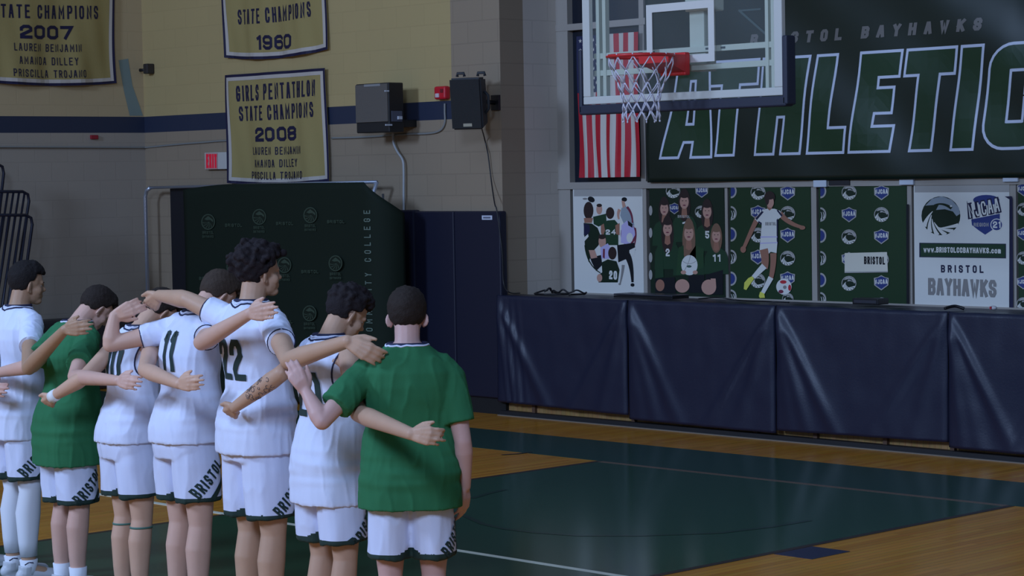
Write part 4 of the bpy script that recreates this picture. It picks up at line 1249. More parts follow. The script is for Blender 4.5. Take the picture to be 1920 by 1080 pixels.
# green pop-up display -------------------------------------------------------------------
VD = 13.95
ua, ub = PV(346, 450, VD).x, PV(684, 450, VD).x
ztd = PV(520, 343, VD).z
disp = thing('popup_display', 'dark green pop-up fabric display with faint emblems behind the players', 'display', ((ua + ub) / 2, VD, 0))
m_fab = mat('display_green', (26, 36, 27), rough=0.75, spec=0.2)


def dtop(u):
    s = (u - ua) / (ub - ua)
    return ztd - 0.05 * max(0, (0.28 - s) / .28) ** 1.5 - 0.004


pth = []
for k in range(41):
    u = ua + (ub - ua) * k / 40; pth.append((u, VD - 0.02 * math.sin(math.pi * k / 40), 0.03, dtop(u)))
for k in range(1, 15):
    th = math.radians(90 * k / 14); pth.append((ub + 0.27 * math.sin(th), VD + 0.27 * (1 - math.cos(th)), 0.03, dtop(ub) - 0.30 * (k / 14) ** 0.9))
bm = bmesh.new(); rows = []
for j in range(31):
    rows.append([bm.verts.new((x, y + 0.006 * noise.noise(Vector((x * 3, zz0 + (zz1 - zz0) * j / 30 * 2, 0))), zz0 + (zz1 - zz0) * j / 30)) for x, y, zz0, zz1 in pth])
for j in range(30):
    for i in range(len(pth) - 1):
        bm.faces.new((rows[j][i], rows[j][i + 1], rows[j + 1][i + 1], rows[j + 1][i]))
fo = obj('fabric', bm, m_fab, disp, True)
sd = fo.modifiers.new('thick', 'SOLIDIFY'); sd.thickness = 0.004; sd.offset = -1
bm = bmesh.new()
for x in (ua + 0.05, ub - 0.05):
    for dv_ in (0.06, 0.28):
        tube(bm, [(x, VD + dv_, 0.0), (x, VD + dv_, ztd - 0.12)], 0.012, 8)
    tube(bm, [(x, VD + 0.04, 0.02), (x, VD + 0.30, 0.02)], 0.014, 8)
tube(bm, [(ua + 0.05, VD + 0.06, ztd - 0.13), (ub - 0.05, VD + 0.06, ztd - 0.13)], 0.012, 8)
obj('frame', bm, mat('display_frame', (120, 122, 126), rough=0.4, metal=0.6), disp, True)
INK['dl'] = (62, 76, 62); INK['dl2'] = (96, 124, 110); INK['dbase'] = (26, 36, 27); INK['sidetext'] = (100, 116, 104)
A = Art((ua, VD - 0.021, 0), XU, ZW); A.base = 0.005; A.dl = 0.00003


def dhawk(x, y, r):
    A.ell(x, y, r, r * 1.15, 'dl'); A.ell(x, y, r * .86, r, 'dbase')
    A.poly([(x - .55 * r, y - .4 * r), (x, y - .85 * r), (x + .7 * r, y - .3 * r), (x + .72 * r, y + .05 * r), (x + .3 * r, y - .3 * r), (x - .2 * r, y - .25 * r)], 'dl')
    for a0 in (175, 145, 115, 85, 55):
        q = math.radians(a0); A.curve((x + .8 * r * math.cos(q), y + .9 * r * math.sin(q)), (x + .55 * r * math.cos(q - .4), y + .6 * r * math.sin(q - .4)), (x + .1 * r, y), .12 * r, .03 * r, 'dl', 4)
    A.text('BRISTOL', (x - .8 * r, y + 1.75 * r), (x + .8 * r, y + 1.75 * r), .42 * r, .2, 'dl'); A.text('BAYHAWKS', (x - .8 * r, y + 2.3 * r), (x + .8 * r, y + 2.3 * r), .36 * r, .2, 'dl')


for row in range(5):
    for cx in range(7):
        x = 391 + 93 * cx * .5 + (cx * .5) * 3; y = 410 + 92 * row - 0.035 * (x - 391) + (6 if cx == 0 else 0)
        if x > 670:
            continue
        if (cx + row) % 2 == 0:
            dhawk(x, y, 13)
        else:
            A.text('BRISTOL', (x - 16, y + 17), (x + 16, y + 17), 6, .22, 'dl')
A.done('printed_emblems', disp)
# vertical lettering on the rounded end
q, w_ = text2d('COMMUNITY COLLEGE', 0.075, 0.6, 0.012, 0.058)
bv = bvh_of(fo)
pc = PV(694, 515, VD + 0.05)
dr = Vector((-0.55, 0.83, 0)).normalized()
ex_ = ZW; ey_ = Vector((-0.83, -0.55, 0)).normalized()
ks = 1.22 / w_
decal([[Vector((p.x * ks, p.y - 0.037)) for p in r] for r in q], pc, ex_, ey_, dr, bv, 0.004, 0.05, mat('ink_sidetext', INK['sidetext']), 'side_lettering', disp)

# black panel and silver tube frame behind the display
a = PV(318, 352, VW - 0.12); c = PV(352, 352, VW - 0.12); zbp = PV(330, 558, VW - 0.12).z
bm = bmesh.new(); box(bm, (a.x, VW - 0.12, 0.0), (c.x + 0.25, VW - 0.02, a.z), bev=0.01)
tag(obj('storage_panel', bm, mat('black_panel', (22, 22, 30), rough=0.5)), 'tall black panel leaning on the block wall left of the green display', 'panel')
m_pipe = mat('silver_tube', (190, 196, 210), rough=0.3, metal=0.7)
t = thing('tube_frame', 'silver tube frame standing behind the green display', 'frame', PV(500, 500, VW - 0.3).to_2d().to_3d())
vT = VW - 0.22


def tp(x, y):
    return PV(x, y, vT)


bm = bmesh.new()
pl = tp(275, 470); z_ = tp(275, 352).z; pr = tp(707, 342); zr_ = z_
up = [Vector((pl.x, vT, 0.0)), Vector((pl.x, vT, z_ - 0.10)), Vector((pl.x + 0.03, vT, z_ - 0.03)), Vector((pl.x + 0.10, vT, z_))]
tube(bm, up, 0.022, 10); obj('upright', bm, m_pipe, t, True)
bm = bmesh.new(); tube(bm, [up[-1], Vector((pr.x, vT, tp(707, 341).z))], 0.016, 10); obj('top_bar', bm, m_pipe, t, True)
bm = bmesh.new(); tube(bm, [Vector((pr.x, vT, tp(707, 341).z)), Vector((tp(690, 400).x, vT - 0.02, tp(690, 400).z)), Vector((tp(672, 470).x, vT - 0.04, 0.02))], 0.020, 10); obj('brace', bm, m_pipe, t, True)

# stored railing sections at the left edge --------------------------------------------
m_rail = mat('dark_steel_rail', (34, 36, 52), rough=0.4, metal=0.3)
UR0 = US + 0.55


def railing(label, pxr, pytop, pybot, lean, nb, du, x0=-70, sp_=14.5):
    P = lambda x, y: PU(x, y, UR0 + du)
    tr = P(pxr, pytop); bo = P(pxr - lean, pybot); tl = P(x0, pytop); blp = P(x0 - lean, pybot)
    z0_ = 0.0
    k = (tr.z - z0_) / (tr.z - bo.z)
    br = tr + (bo - tr) * k; blw = tl + (blp - tl) * k
    br.z = blw.z = 0.02
    t = thing('railing_section', label, 'railing', (UR0 + du, (br.y + blw.y) / 2, 0), 'stored railing sections')
    dn = (br - tr).normalized(); sd_ = Vector((0, 1, 0)); r = 0.10
    bm = bmesh.new(); tube(bm, [br, tr + dn * r, tr + dn * r * .3 - sd_ * r * .25, tr - sd_ * r * .9, tl], 0.016, 8); obj('rail_frame', bm, m_rail, t, True)
    for q in range(nb):
        f0 = P(pxr - sp_ * (q + 1), pytop); g0 = f0 + dn * (br - tr).length; g0.z = 0.02
        bm = bmesh.new(); tube(bm, [f0, g0], 0.012, 8); obj('baluster', bm, m_rail, t, True)


railing('dark steel railing section stored at the side wall, lower one in front', 63, 403, 505, 14, 9, 0.25, sp_=11.5)
railing('dark steel railing section stored at the side wall, taller one behind', 57, 359, 505, 22, 9, 0.05, sp_=10.5)
railing('dark steel railing at the side wall, tallest, a single hoop at the picture edge', 9, 307, 505, 22, 4, -0.15, sp_=11)

# ================================================================== THE PLAYERS
m_jer = mat('white_jersey_cloth', (222, 228, 250), rough=0.75, spec=0.2, bump=0.06, bscale=120)
m_und = mat('white_undershirt_cloth', (226, 231, 252), rough=0.8, spec=0.15)
m_sho = mat('white_shorts_cloth', (218, 223, 246), rough=0.6, spec=0.3, bump=0.05, bscale=120)
m_tee = mat('green_tshirt_cloth', (52, 114, 76), rough=0.85, spec=0.12, bump=0.06, bscale=150)
m_trim = mat('dark_green_trim', (26, 52, 46), rough=0.7)
m_navt = mat('navy_piping', (30, 34, 66), rough=0.7)
m_num = mat('dark_green_print', (24, 50, 48), rough=0.7)
m_sock = mat('white_sock', (226, 228, 236), rough=0.85)
m_shoe = mat('pale_shoe', (200, 202, 208), rough=0.5)
m_sole = mat('dark_sole', (40, 42, 50), rough=0.6)
m_band = mat('white_wristband', (232, 232, 232), rough=0.8)
m_eye = mat('eye_white', (150, 138, 132), rough=0.3)
m_strap = mat('green_knee_strap', (84, 120, 108), rough=0.7)
m_tat = mat('tattoo_ink', (96, 84, 82), rough=0.6)


def skin(name, rgb):
    m = mat('skin_' + name, rgb, rough=0.5, spec=0.35, var=0.07, vscale=14, bump=0.04, bscale=90)
    m.node_tree.nodes['Principled BSDF'].inputs['Subsurface Weight'].default_value = 0.06
    m.node_tree.nodes['Principled BSDF'].inputs['Subsurface Radius'].default_value = (0.01, 0.004, 0.002)
    m.node_tree.nodes['Principled BSDF'].inputs['Subsurface Scale'].default_value = 1.0
    return m


def hairm(name, rgb):
    return mat('hair_' + name, rgb, rough=0.75, spec=0.15, bump=0.35, bscale=160, var=0.3, vscale=60)


def on_plane(px, c, frame):
    """point seen at pixel px on the person's own frontal plane, c metres ahead (+) or behind (-) of the spine"""
    d = ray(*px); o, f = frame
    return CAM + d * ((o + f * c - CAM).dot(f) / d.dot(f))


def ripple(me, amp, sx, sz, seed, extra=None):
    cs = []
    for v in me.vertices:
        p = v.co
        n1 = noise.noise(Vector((p.x * sx + seed * 7, p.y * sx, p.z * sz)))
        n2 = 1 - abs(noise.noise(Vector((p.x * sx * 1.7 + 3, p.y * sx * 1.7 + seed * 5, p.z * sz * 1.3)))) * 2
        a = amp * (0.55 * n1 + 0.55 * n2 * n2 * (1 if n2 > 0 else 0) - 0.2)
        if extra:
            a += extra(p)
        cs.append(p + v.normal * a)
    for v, c in zip(me.vertices, cs):
        v.co = c


def person(key, label, px, v, H, yaw, sk, hair, hkind, head, arms, shirt, hem_y, shem_y, number=None, num_y=None, numh=0.2, bristol=None, lean=(0, 0), bow=0.0, under=False, seed=0, hunch=0.0, sho_up=(0.04, 0.04), wid=1.0,
           legsleeve=False, extra=None, num_dr=0.0):
    s = H / 1.8
    root = PV(px, 800, v); root.z = 0
    cyw, syw = math.cos(yaw), math.sin(yaw)
    Rr = Vector((cyw, syw, 0)); Ff = Vector((-syw, cyw, 0))
    frame = (root, Ff)

    def sh(z):
        t = max(0.0, (z - 0.50 * H) / (0.33 * H)); return (lean[0] * t, (lean[1] + hunch * t) * t)

    def W(r, f, z):
        a = sh(z); return root + Rr * (r + a[0]) + Ff * (f + a[1]) + ZW * z

    t = thing('person', label, 'person', root, 'players in the row')
    ms = skin(sk[0], sk[1])
    # ---- torso rings: z share, half width, half depth, forward
    T = [(.455, .100, .090, 0), (.50, .168, .125, -.012), (.545, .168, .128, -.018), (.60, .150, .108, .006), (.64, .147, .104, .014), (.70, .163, .116, .0), (.755, .178, .124, -.014), (.805, .176, .108, -.026), (.832, .142, .088, -.028), (.852, .100, .070, -.026), (.870, .070, .062, -.020)]

    def ringsof(lst, da, db, k=1.0):
        return [(W(0, f * s, z * H), Rr * ((a * s) * wid * k + da), Ff * ((b_ * s) * k + db)) for z, a, b_, f in lst]
    bm = bmesh.new()
    loft(bm, ringsof([(z, a * (.93 if z < .57 else 1), b_ * (.88 if z < .57 else 1), f) for z, a, b_, f in T], 0, 0))
    # ---- legs and feet
    legs = []
    for sg in (-1, 1):
        P = [W(sg * .092 * s, -.005, .505 * H), W(sg * .098 * s, .005, .40 * H), W(sg * .098 * s, .008, .285 * H), W(sg * .098 * s, -.008, .22 * H), W(sg * .10 * s, -.014, .13 * H), W(sg * .10 * s, -.012, .045 * H)]
        Rd = [.078 * s, .080 * s, (.055 * s, .058 * s), (.058 * s, .065 * s), (.046 * s, .050 * s), .036 * s]
        tube(bm, P, Rd, 28, 'round', up=Rr); legs.append(P)
        tube(bm, [P[-1] - ZW * .01, W(sg * .115 * s, .06, .032 * H), W(sg * .13 * s, .17, .016 * H)], [(.036, .038), (.042, .03), (.036, .018)], 12, 'round', up=Rr)
    # ---- neck and head
    nb = W(0, -.022 * s, .845 * H)
    hy, hp, hr = head   # yaw right +, pitch down +, roll
    pit = math.radians(hp)
    nd_ = (ZW * math.cos(pit * .75 + .22) + Ff * math.sin(pit * .75 + .22)).normalized()
    htop = nb + nd_ * (.086 * H)
    yw = math.radians(hy)
    hf = (Ff * math.cos(yw) + Rr * math.sin(yw)); hrr = (Rr * math.cos(yw) - Ff * math.sin(yw))
    hu = (ZW * math.cos(pit) + hf * math.sin(pit)); hf = (hf * math.cos(pit) - ZW * math.sin(pit))
    ro = math.radians(hr); hrr, hu = hrr * math.cos(ro) + hu * math.sin(ro), hu * math.cos(ro) - hrr * math.sin(ro)
    hs = 0.985 * (0.5 + 0.5 * s)
    hc = htop + hf * .014 + hu * .01

    def Hd(r, f, u):
        return hc + (hrr * r + hf * f + hu * u) * hs
    tube(bm, [nb - nd_ * .03, nb + nd_ * .03, (nb + Hd(0, -.028, -.05)) / 2 + nd_ * .01, Hd(0, -.022, -.035)], [(.076 * s, .066 * s), (.062 * s, .06 * s), (.057 * s, .058 * s), (.058 * s, .060 * s)], 16, 'round', up=Rr)
    E_ = lambda r, f, u, a, b_, c: ellipsoid(bm, Hd(r, f, u), hrr * a * hs, hf * b_ * hs, hu * c * hs)
    E_(0, -.006, .032, .0755, .096, .084); E_(0, .034, -.03, .060, .060, .078); E_(0, .062, -.088, .034, .030, .022)
    E_(0, .094, -.022, .013, .020, .014); E_(0, .088, -.004, .010, .014, .026); E_(0, .074, .018, .052, .020, .016)
    E_(0, .085, -.055, .022, .011, .006); E_(0, .084, -.066, .020, .011, .007)
    for sg in (-1, 1):
        ac = (hrr * sg * .80 + hf * -.55).normalized(); bc = hu.cross(ac).normalized()
        ellipsoid(bm, Hd(sg * .079, -.006, -.012), ac * .023 * hs, bc * .009 * hs, (hu * .034 + hf * .004) * hs)
        ellipsoid(bm, Hd(sg * .074, .002, -.036), ac * .010 * hs, bc * .008 * hs, hu * .012 * hs)
        E_(sg * .046, .052, -.028, .018, .024, .026)
    # ---- arms
    up_l, fo_l = 0.300 * s, 0.262 * s
    sleeves = []
    yoke = []
    for side, sg in (('L', -1), ('R', 1)):
        a = arms[side]
        S = W(sg * .182 * s * wid, -.020 * s, .792 * H + sho_up[0 if sg < 0 else 1])
        if 'loc' in a:
            el, wr, ft = [W(*q) for q in a['loc']]
        else:
            el = on_plane(a['e'], a.get('ec', -.25), frame); wr = on_plane(a['w'], a.get('wc', -.25), frame); ft = on_plane(a['f'], a.get('fc', -.25), frame)

        ad = (el - S).normalized()
        tube(bm, [W(sg * .045 * s, -.024 * s, .833 * H), (W(sg * .10 * s, -.024 * s, .828 * H) + S) / 2 + ZW * .012, S], [(.046 * s, .046 * s), (.050 * s, .050 * s), (.052 * s, .052 * s)], 14, 'round')
        yoke.append((W(sg * .045 * s, -.024 * s, .833 * H), (W(sg * .10 * s, -.024 * s, .828 * H) + S) / 2 + ZW * .012, S))
        tube(bm, [S - ad * .0, S + (el - S) * .25, S + (el - S) * .6, el], [.054 * s, .052 * s, .045 * s, .039 * s], 24, 'round')
        fd = (wr - el).normalized()
        tube(bm, [el, el + (wr - el) * .22, el + (wr - el) * .6, wr], [.039 * s, .043 * s, .035 * s, (.027 * s, .025 * s)], 24, 'round')
        # hand
        d = (ft - wr).normalized()
        n = (CAM - wr).normalized() if 'n' not in a else (Rr * a['n'][0] + Ff * a['n'][1] + ZW * a['n'][2]).normalized()
        n = (n - d * n.dot(d)).normalized()
        th = d.cross(n) * (-1 if sg > 0 else 1)
        hz = s
        curl = a.get('curl', 25); spread = a.get('spread', .55)
        kn = []
        for q, (off, pl, fl_, r) in enumerate(((.030, .098, .074, .0086), (.010, .102, .082, .0088), (-.011, .097, .077, .0084), (-.030, .088, .061, .0076))):
            base = wr + (d * .012 + th * off * .5) * hz; k_ = wr + (d * pl + th * off - n * .002) * hz
            tube(bm, [base, (base + k_) / 2 + n * .005 * hz, k_], [(.0145 * hz, .0145 * hz), (.0155 * hz, .014 * hz), (.0128 * hz, .0128 * hz)], 10, 'round', up=n)
            fdv = (d + th * off * 3.2 * spread).normalized(); p = k_; P = [p]; cu = 0; var = 1 + .22 * math.sin(q * 2.1 + seed)
            for sgm, fr_ in enumerate((.45, .32, .23)):
                cu += math.radians(curl * var) * (.75, 1.0, .7)[sgm]
                dv = fdv * math.cos(cu) - n * math.sin(cu); p = p + dv * fl_ * fr_ * hz; P.append(p)
            tube(bm, P, [r * 1.06 * hz, r * hz, r * .92 * hz, r * .8 * hz], 10, 'round', up=n)
        tb = wr + (d * .022 + th * .026 - n * .006) * hz
        td = (d * .62 + th * (.78 * a.get('thumb', .6)) - n * .12).normalized()
        tube(bm, [wr + d * .01, tb, tb + td * .036 * hz, tb + (td + d * .35).normalized() * .060 * hz, tb + (td + d * .55).normalized() * .083 * hz], [.016 * hz, .0155 * hz, .0125 * hz, .0105 * hz, .0085 * hz], 10, 'round', up=n)
        sleeves.append((S, el, wr, ad, fd))
    body = mobj('body', remesh(bm, 0.0058, 2), ms, t)
    # ---- eyes, brows
    for sg in (-1, 1):
        bm = bmesh.new(); ellipsoid(bm, Hd(sg * .031, .0700, -.001), hrr * .011, hf * .008, hu * .006); obj('eye', bm, m_eye, t, True)
    bm = bmesh.new()
    for sg in (-1, 1):
        ellipsoid(bm, Hd(sg * .032, .083, .020), hrr * .018, hf * .006, hu * .0035)
    obj('eyebrows', bm, hair, t, True)
    # ---- hair
    rnd = random.Random(seed + 11); bm = bmesh.new()
    N = 360 if hkind != 'curly' else 420
    for k in range(N):
        u_ = 1 - 2 * (k + .5) / N; rr_ = math.sqrt(1 - u_ * u_); ph = k * 2.399963
        dx, df = rr_ * math.cos(ph), rr_ * math.sin(ph)
        # hairline: nape behind, above the ears, forehead in front
        if df < -.25:
            low = -.70 if hkind != 'fade' else -.25
        elif df < .35:
            low = -.02 if hkind != 'fade' else .02
            if abs(dx) > .5 and df < .05:
                low = -.45 + (df + .25) * 1.3 if hkind != 'fade' else 0
        else:
            low = .42
        if u_ < low:
            continue
        p = (dx * .0755, -.006 + df * .096, .032 + u_ * .084)
        nv = Vector((dx / .0755, df / .096, u_ / .084)).normalized()
        topf = max(0, u_)
        if hkind == 'curly':
            th_ = .012 + .034 * min(1, max(0, (u_ + .55) / .7)); r = rnd.uniform(.012, .019); o_ = rnd.uniform(.3, 1.0) * th_
            for q in range(2):
                oo = o_ if q else th_ * .2
                j = Vector((rnd.uniform(-.008, .008), rnd.uniform(-.008, .008), rnd.uniform(-.006, .012)))
                c = Vector(p) + nv * oo + j; E2 = r
                ellipsoid(bm, Hd(*c), hrr * E2, hf * E2, hu * E2, 8, 6)
        elif hkind == 'curltop':
            th_ = .006 + .028 * min(1, max(0, (u_ + .1) / .5)); r = rnd.uniform(.010, .016)
            if u_ > -.1 or df < -.25:
                c = Vector(p) + nv * (rnd.uniform(.2, 1) * th_); ellipsoid(bm, Hd(*c), hrr * r, hf * r, hu * r, 8, 6)
                c = Vector(p) + nv * .001; ellipsoid(bm, Hd(*c), hrr * .016, hf * .016, hu * .014, 8, 6)
        else:
            th_ = (.004 + .014 * topf + (.008 * topf if df > .2 else 0)); r = .0145
            c = Vector(p) + nv * (th_ - .006 + rnd.uniform(0, .003)); ellipsoid(bm, Hd(*c), hrr * r, hf * r, hu * r, 8, 6)
    ellipsoid(bm, Hd(0, -.012, .046), hrr * .074 * hs, hf * .086 * hs, hu * .074 * hs, 16, 10)
    mobj('hair', remesh(bm, .006 if hkind in ('curly', 'curltop') else .0055, 1 if hkind in ('curly', 'curltop') else 3), hair, t)
    if hkind in ('fade', 'curltop', 'short'):
        bm = bmesh.new()
        for k in range(300):
            u_ = 1 - 2 * (k + .5) / 300; rr_ = math.sqrt(1 - u_ * u_); ph = k * 2.399963; dx, df = rr_ * math.cos(ph), rr_ * math.sin(ph)
            if df > .1 or u_ > .35 or u_ < (-.86 if df < -.35 else -.30):
                continue
            ellipsoid(bm, Hd(dx * .0745, -.006 + df * .095, .032 + u_ * .083), hrr * .0085, hf * .0085, hu * .011, 8, 6)
        ellipsoid(bm, Hd(0, -.02, .03), hrr * .071 * hs, hf * .079 * hs, hu * .066 * hs, 14, 8)
        mobj('faded_sides', remesh(bm, .0055, 3), mat('fade_' + key, tuple(int(a * .45 + b_ * .55) for a, b_ in zip(hair_rgb[hair.name], sk[1])), rough=.7), t)
    # ---- shirt
    zh = PV(px, hem_y, v).z
    hem = zh / H
    tank = shirt == 'tank'
    ro_ = .016 if shirt == 'tee' else .009
    base = [q for q in T if q[0] > hem + .02]
    def interp(z):
        if z <= T[1][0]:
            return T[1][1] * .99, T[1][2] * .99, T[1][3]
        for q0, q1 in zip(T[:-1], T[1:]):
            if q0[0] <= z <= q1[0]:
                k = (z - q0[0]) / (q1[0] - q0[0]); return tuple(q0[i] + (q1[i] - q0[i]) * k for i in (1, 2, 3))
    J = []
    nst = 12
    topz = .868
    for k in range(nst + 1):
        z = hem + (topz - hem) * k / nst; a, b_, f = interp(z)
        lo = max(0, (.68 - z) / .2)
        la = .016 * min(1, lo) if shirt != 'tee' else .026 * min(1, lo)
        bl_ = 0.0
        if z < .70:   # cloth hangs rather than follows the waist
            k_ = min(1, (.70 - z) / .08)
            hang = (.182, .150) if shirt == 'tee' else (.178, .147)
            a = a + (max(a, hang[0]) - a) * k_; b_ = b_ + (max(b_, hang[1]) - b_) * k_ * min(1, (.70 - z) / .12); f = f * (1 - .3 * k_)
        if shirt != 'tee' and z > .815:
            a = a * (.94 if tank and not under else .95)
        if tank and not under and .74 < z <= .815:
            a = a * (1 - .06 * (z - .74) / .075)
        J.append((z, a + la, b_ + la * .7, f))
    bm = bmesh.new(); loft(bm, ringsof(J, ro_, ro_), ex=2.4, seg=36)
    if shirt == 'tee':
        for y_ in yoke:
            tube(bm, y_, [(.057 * s, .057 * s), (.064 * s, .064 * s), (.068 * s, .068 * s)], 16, 'round')
        for S, el, wr, ad, fd in sleeves:
            L = .70
            tube(bm, [S - ad * .02 - ZW * .012, S + ad * .03, S + (el - S) * .35, S + (el - S) * L], [.066 * s, .069 * s, .072 * s, .074 * s], 18, 'start')
    if tank:
        for y_ in yoke:
            tube(bm, [y_[0], y_[0] + (y_[1] - y_[0]) * .75, y_[1] + (y_[2] - y_[1]) * (.0 if not under else .35) - ZW * .01], [.054 * s, .060 * s, .060 * s], 16, 'round')
    me = remesh(bm, .0075, 2)

    def folds(p):
        z = p.z / H
        lumb = math.exp(-((z - (hem + .10)) / .05) ** 2)
        return .010 * lumb * noise.noise(Vector((p.x * 3 + seed, p.y * 3, p.z * 26))) + .006 * math.exp(-((z - .70) / .05) ** 2) * noise.noise(Vector((p.x * 5 + seed * 3, p.y * 5, p.z * 12 + p.x * 10)))
    ripple(me, .009 if shirt == 'tee' else .008, 11, 3.6, seed, folds)
    mj = m_tee if shirt == 'tee' else m_jer
    jo = mobj('tshirt' if shirt == 'tee' else 'jersey', me, mj, t)
    # hem seam
    a, b_, f = J[0][1:]
    # collar
    col = []
    zt_c, a_c, b_c, f_c = J[-1]
    cc = W(0, f_c * s, zt_c * H)
    for k in range(32):
        q = 2 * math.pi * k / 32; e_ = 2 / 2.4
        x_ = math.copysign(abs(math.cos(q)) ** e_, math.cos(q)); y_ = math.copysign(abs(math.sin(q)) ** e_, math.sin(q))
        col.append(cc + Rr * ((a_c * s * wid + ro_ - .006) * x_) + Ff * ((b_c * s + ro_ - .006) * y_) - ZW * .004)
    bm = bmesh.new(); tube(bm, [c + ZW * .004 for c in col], (.009, .007), 8, closed=True, up=(0, 0, 1)); obj('collar', bm, m_navt, jo, True)
    if under:
        bm = bmesh.new()
        U_ = [q for q in T if .74 < q[0] < .83]
        loft(bm, ringsof(U_, .004, .003))
        for y_ in yoke:
            tube(bm, y_, [(.055 * s, .055 * s), (.063 * s, .063 * s), (.066 * s, .066 * s)], 16, 'round')
        for S, el, wr, ad, fd in sleeves:
            L = .52
            tube(bm, [S - ad * .02 - ZW * .006, S + ad * .03, S + (el - S) * .3, S + (el - S) * L], [.066 * s, .066 * s, .064 * s, .062 * s], 18, 'start')
        me = remesh(bm, .007, 2); ripple(me, .007, 10, 8, seed + 3); mobj('undershirt', me, m_und, t)
        for S, el, wr, ad, fd in sleeves:
            c = S + (el - S) * .515; u1 = ad.orthogonal().normalized(); u2 = ad.cross(u1)
            bm = bmesh.new(); tube(bm, [c + (u1 * math.cos(q * math.pi / 12) + u2 * math.sin(q * math.pi / 12)) * .0605 * s for q in range(24)], .0028, 6, closed=True, up=tuple(ad)); obj('sleeve_edge', bm, m_navt if key in ('p4', 'p5') else m_und, t, True)
    elif tank:
        for S, el, wr, ad, fd in sleeves:
            sg = 1 if (S - W(0, 0, .8 * H)).dot(Rr) > 0 else -1
            bm = bmesh.new(); bj = bvh_of(jo); loop = []
            for q in range(30):
                a_ = 2 * math.pi * q / 30
                c = W(sg * .150 * s * wid, -.018 + .075 * s * math.cos(a_), .775 * H + .092 * s * math.sin(a_) * 1.0)
                hit = bj.find_nearest(c)
                loop.append(hit[0] + hit[1] * .002)
            tube(bm, loop, .0042, 6, closed=True); obj('armhole_piping', bm, m_navt, jo, True)
    tops = [bvh_of(jo)] + [bvh_of(c) for c in t.children if c.name.startswith('undershirt')]

    def onto(c, d):
        q = c + (c - cc).normalized() * d; z_ = [h[0].z for h in (b_.ray_cast(q + ZW * .1, -ZW, .25) for b_ in tops) if h[0] is not None]
        return Vector((q.x, q.y, max(z_) + .0015)) if z_ else q
    for d_, m_ in (((.011, m_und), (.019, m_navt)) if shirt != 'tee' else ((.009, m_und),)):
        bm = bmesh.new(); tube(bm, [onto(c, d_) for c in col], (.0045, .0045), 8, closed=True, up=(0, 0, 1)); obj('collar_stripe', bm, m_, jo, True)
    # ---- shorts
    zs_ = PV(px, shem_y, v).z
    bm = bmesh.new()
    Sr = [q for q in ((.47, .165, .125, -.012), (.50, .170, .130, -.016), (.545, .170, .132, -.020), (.60, .153, .112, .004), (.625, .150, .110, .008))]
    loft(bm, ringsof(Sr, .011, .012), seg=32)
    legtops = []
    for sg in (-1, 1):
        zt2 = .525 * H
        P = [W(sg * .082 * s, -.010, zt2), W(sg * .090 * s, -.006, (zt2 * .6 + zs_ * .4)), W(sg * .100 * s, 0, zs_)]
        tube(bm, P, [(.092 * s, .120 * s), (.104 * s, .122 * s), (.101 * s, .118 * s)], 24, 'flat', up=Rr)
    me = remesh(bm, .0075, 2)

    def sf(p):
        z = p.z / H; q = p - root; r = q.dot(Rr)
        crease = math.exp(-(r / .02) ** 2) * (-.003)
        return crease + .007 * noise.noise(Vector((r * 22 + seed, q.dot(Ff) * 8, p.z * 3.5)))
    ripple(me, .007, 8, 4, seed + 9, sf)
    so = mobj('shorts', me, [m_sho, m_trim], t)
    for p in me.polygons:
        c = p.center - root; r = c.dot(Rr); f = c.dot(Ff); sg = 1 if r > 0 else -1
        inner = max(0, (.06 - abs(r)) / .06)
        h = p.center.z - zs_
        if h < .026:
            p.material_index = 1
        if inner > .3 and h < .02 + .03 * inner:
            p.material_index = 1

    if bristol:
        cx, cy_, sc = bristol
        bv = bvh_of(so); dcam = ray(cx, cy_).normalized(); hit, nr, i_, d_ = bv.ray_cast(CAM, dcam)
        if hit is not None:
            hr_ = ZW.cross(nr); hr_.z = 0; hr_.normalize()
            if hr_.dot(RGT) < 0:
                hr_ = -hr_
            nn = hr_.cross(ZW); nn = nn if nn.dot(nr) > 0 else -nn
            aa = math.radians(46); ex_ = hr_ * math.cos(aa) + ZW * math.sin(aa); ey_ = ZW * math.cos(aa) - hr_ * math.sin(aa)
            q, w_ = text2d('BRISTOL', .062, .42, .0105, .0095); k_ = .215 * sc / w_
            q = [[Vector((p.x * k_, p.y - .031)) for p in r] for r in q]
            bnd = [[Vector((-.16, -.095)), Vector((.20, -.095)), Vector((.20, -.068)), Vector((-.133, -.068))]]
            decal(bnd, hit, ex_, ey_, -nn, bv, .002, .02, m_trim, 'side_band', so, .13)
            decal(q, hit, ex_, ey_, -nn, bv, .003, .02, m_num, 'lettering', so, .13)
    # ---- number on the back
    if number:
        zc = PV(px, num_y, v - .1).z; q, w_ = text2d(number, numh, .45, .031, .022)
        q = [[Vector((p.x, p.y - numh / 2)) for p in r] for r in q]
        decal(q, W(num_dr, -.13, zc), Rr, ZW, Ff, bvh_of(jo), .003, .012, m_num, 'back_number', jo)
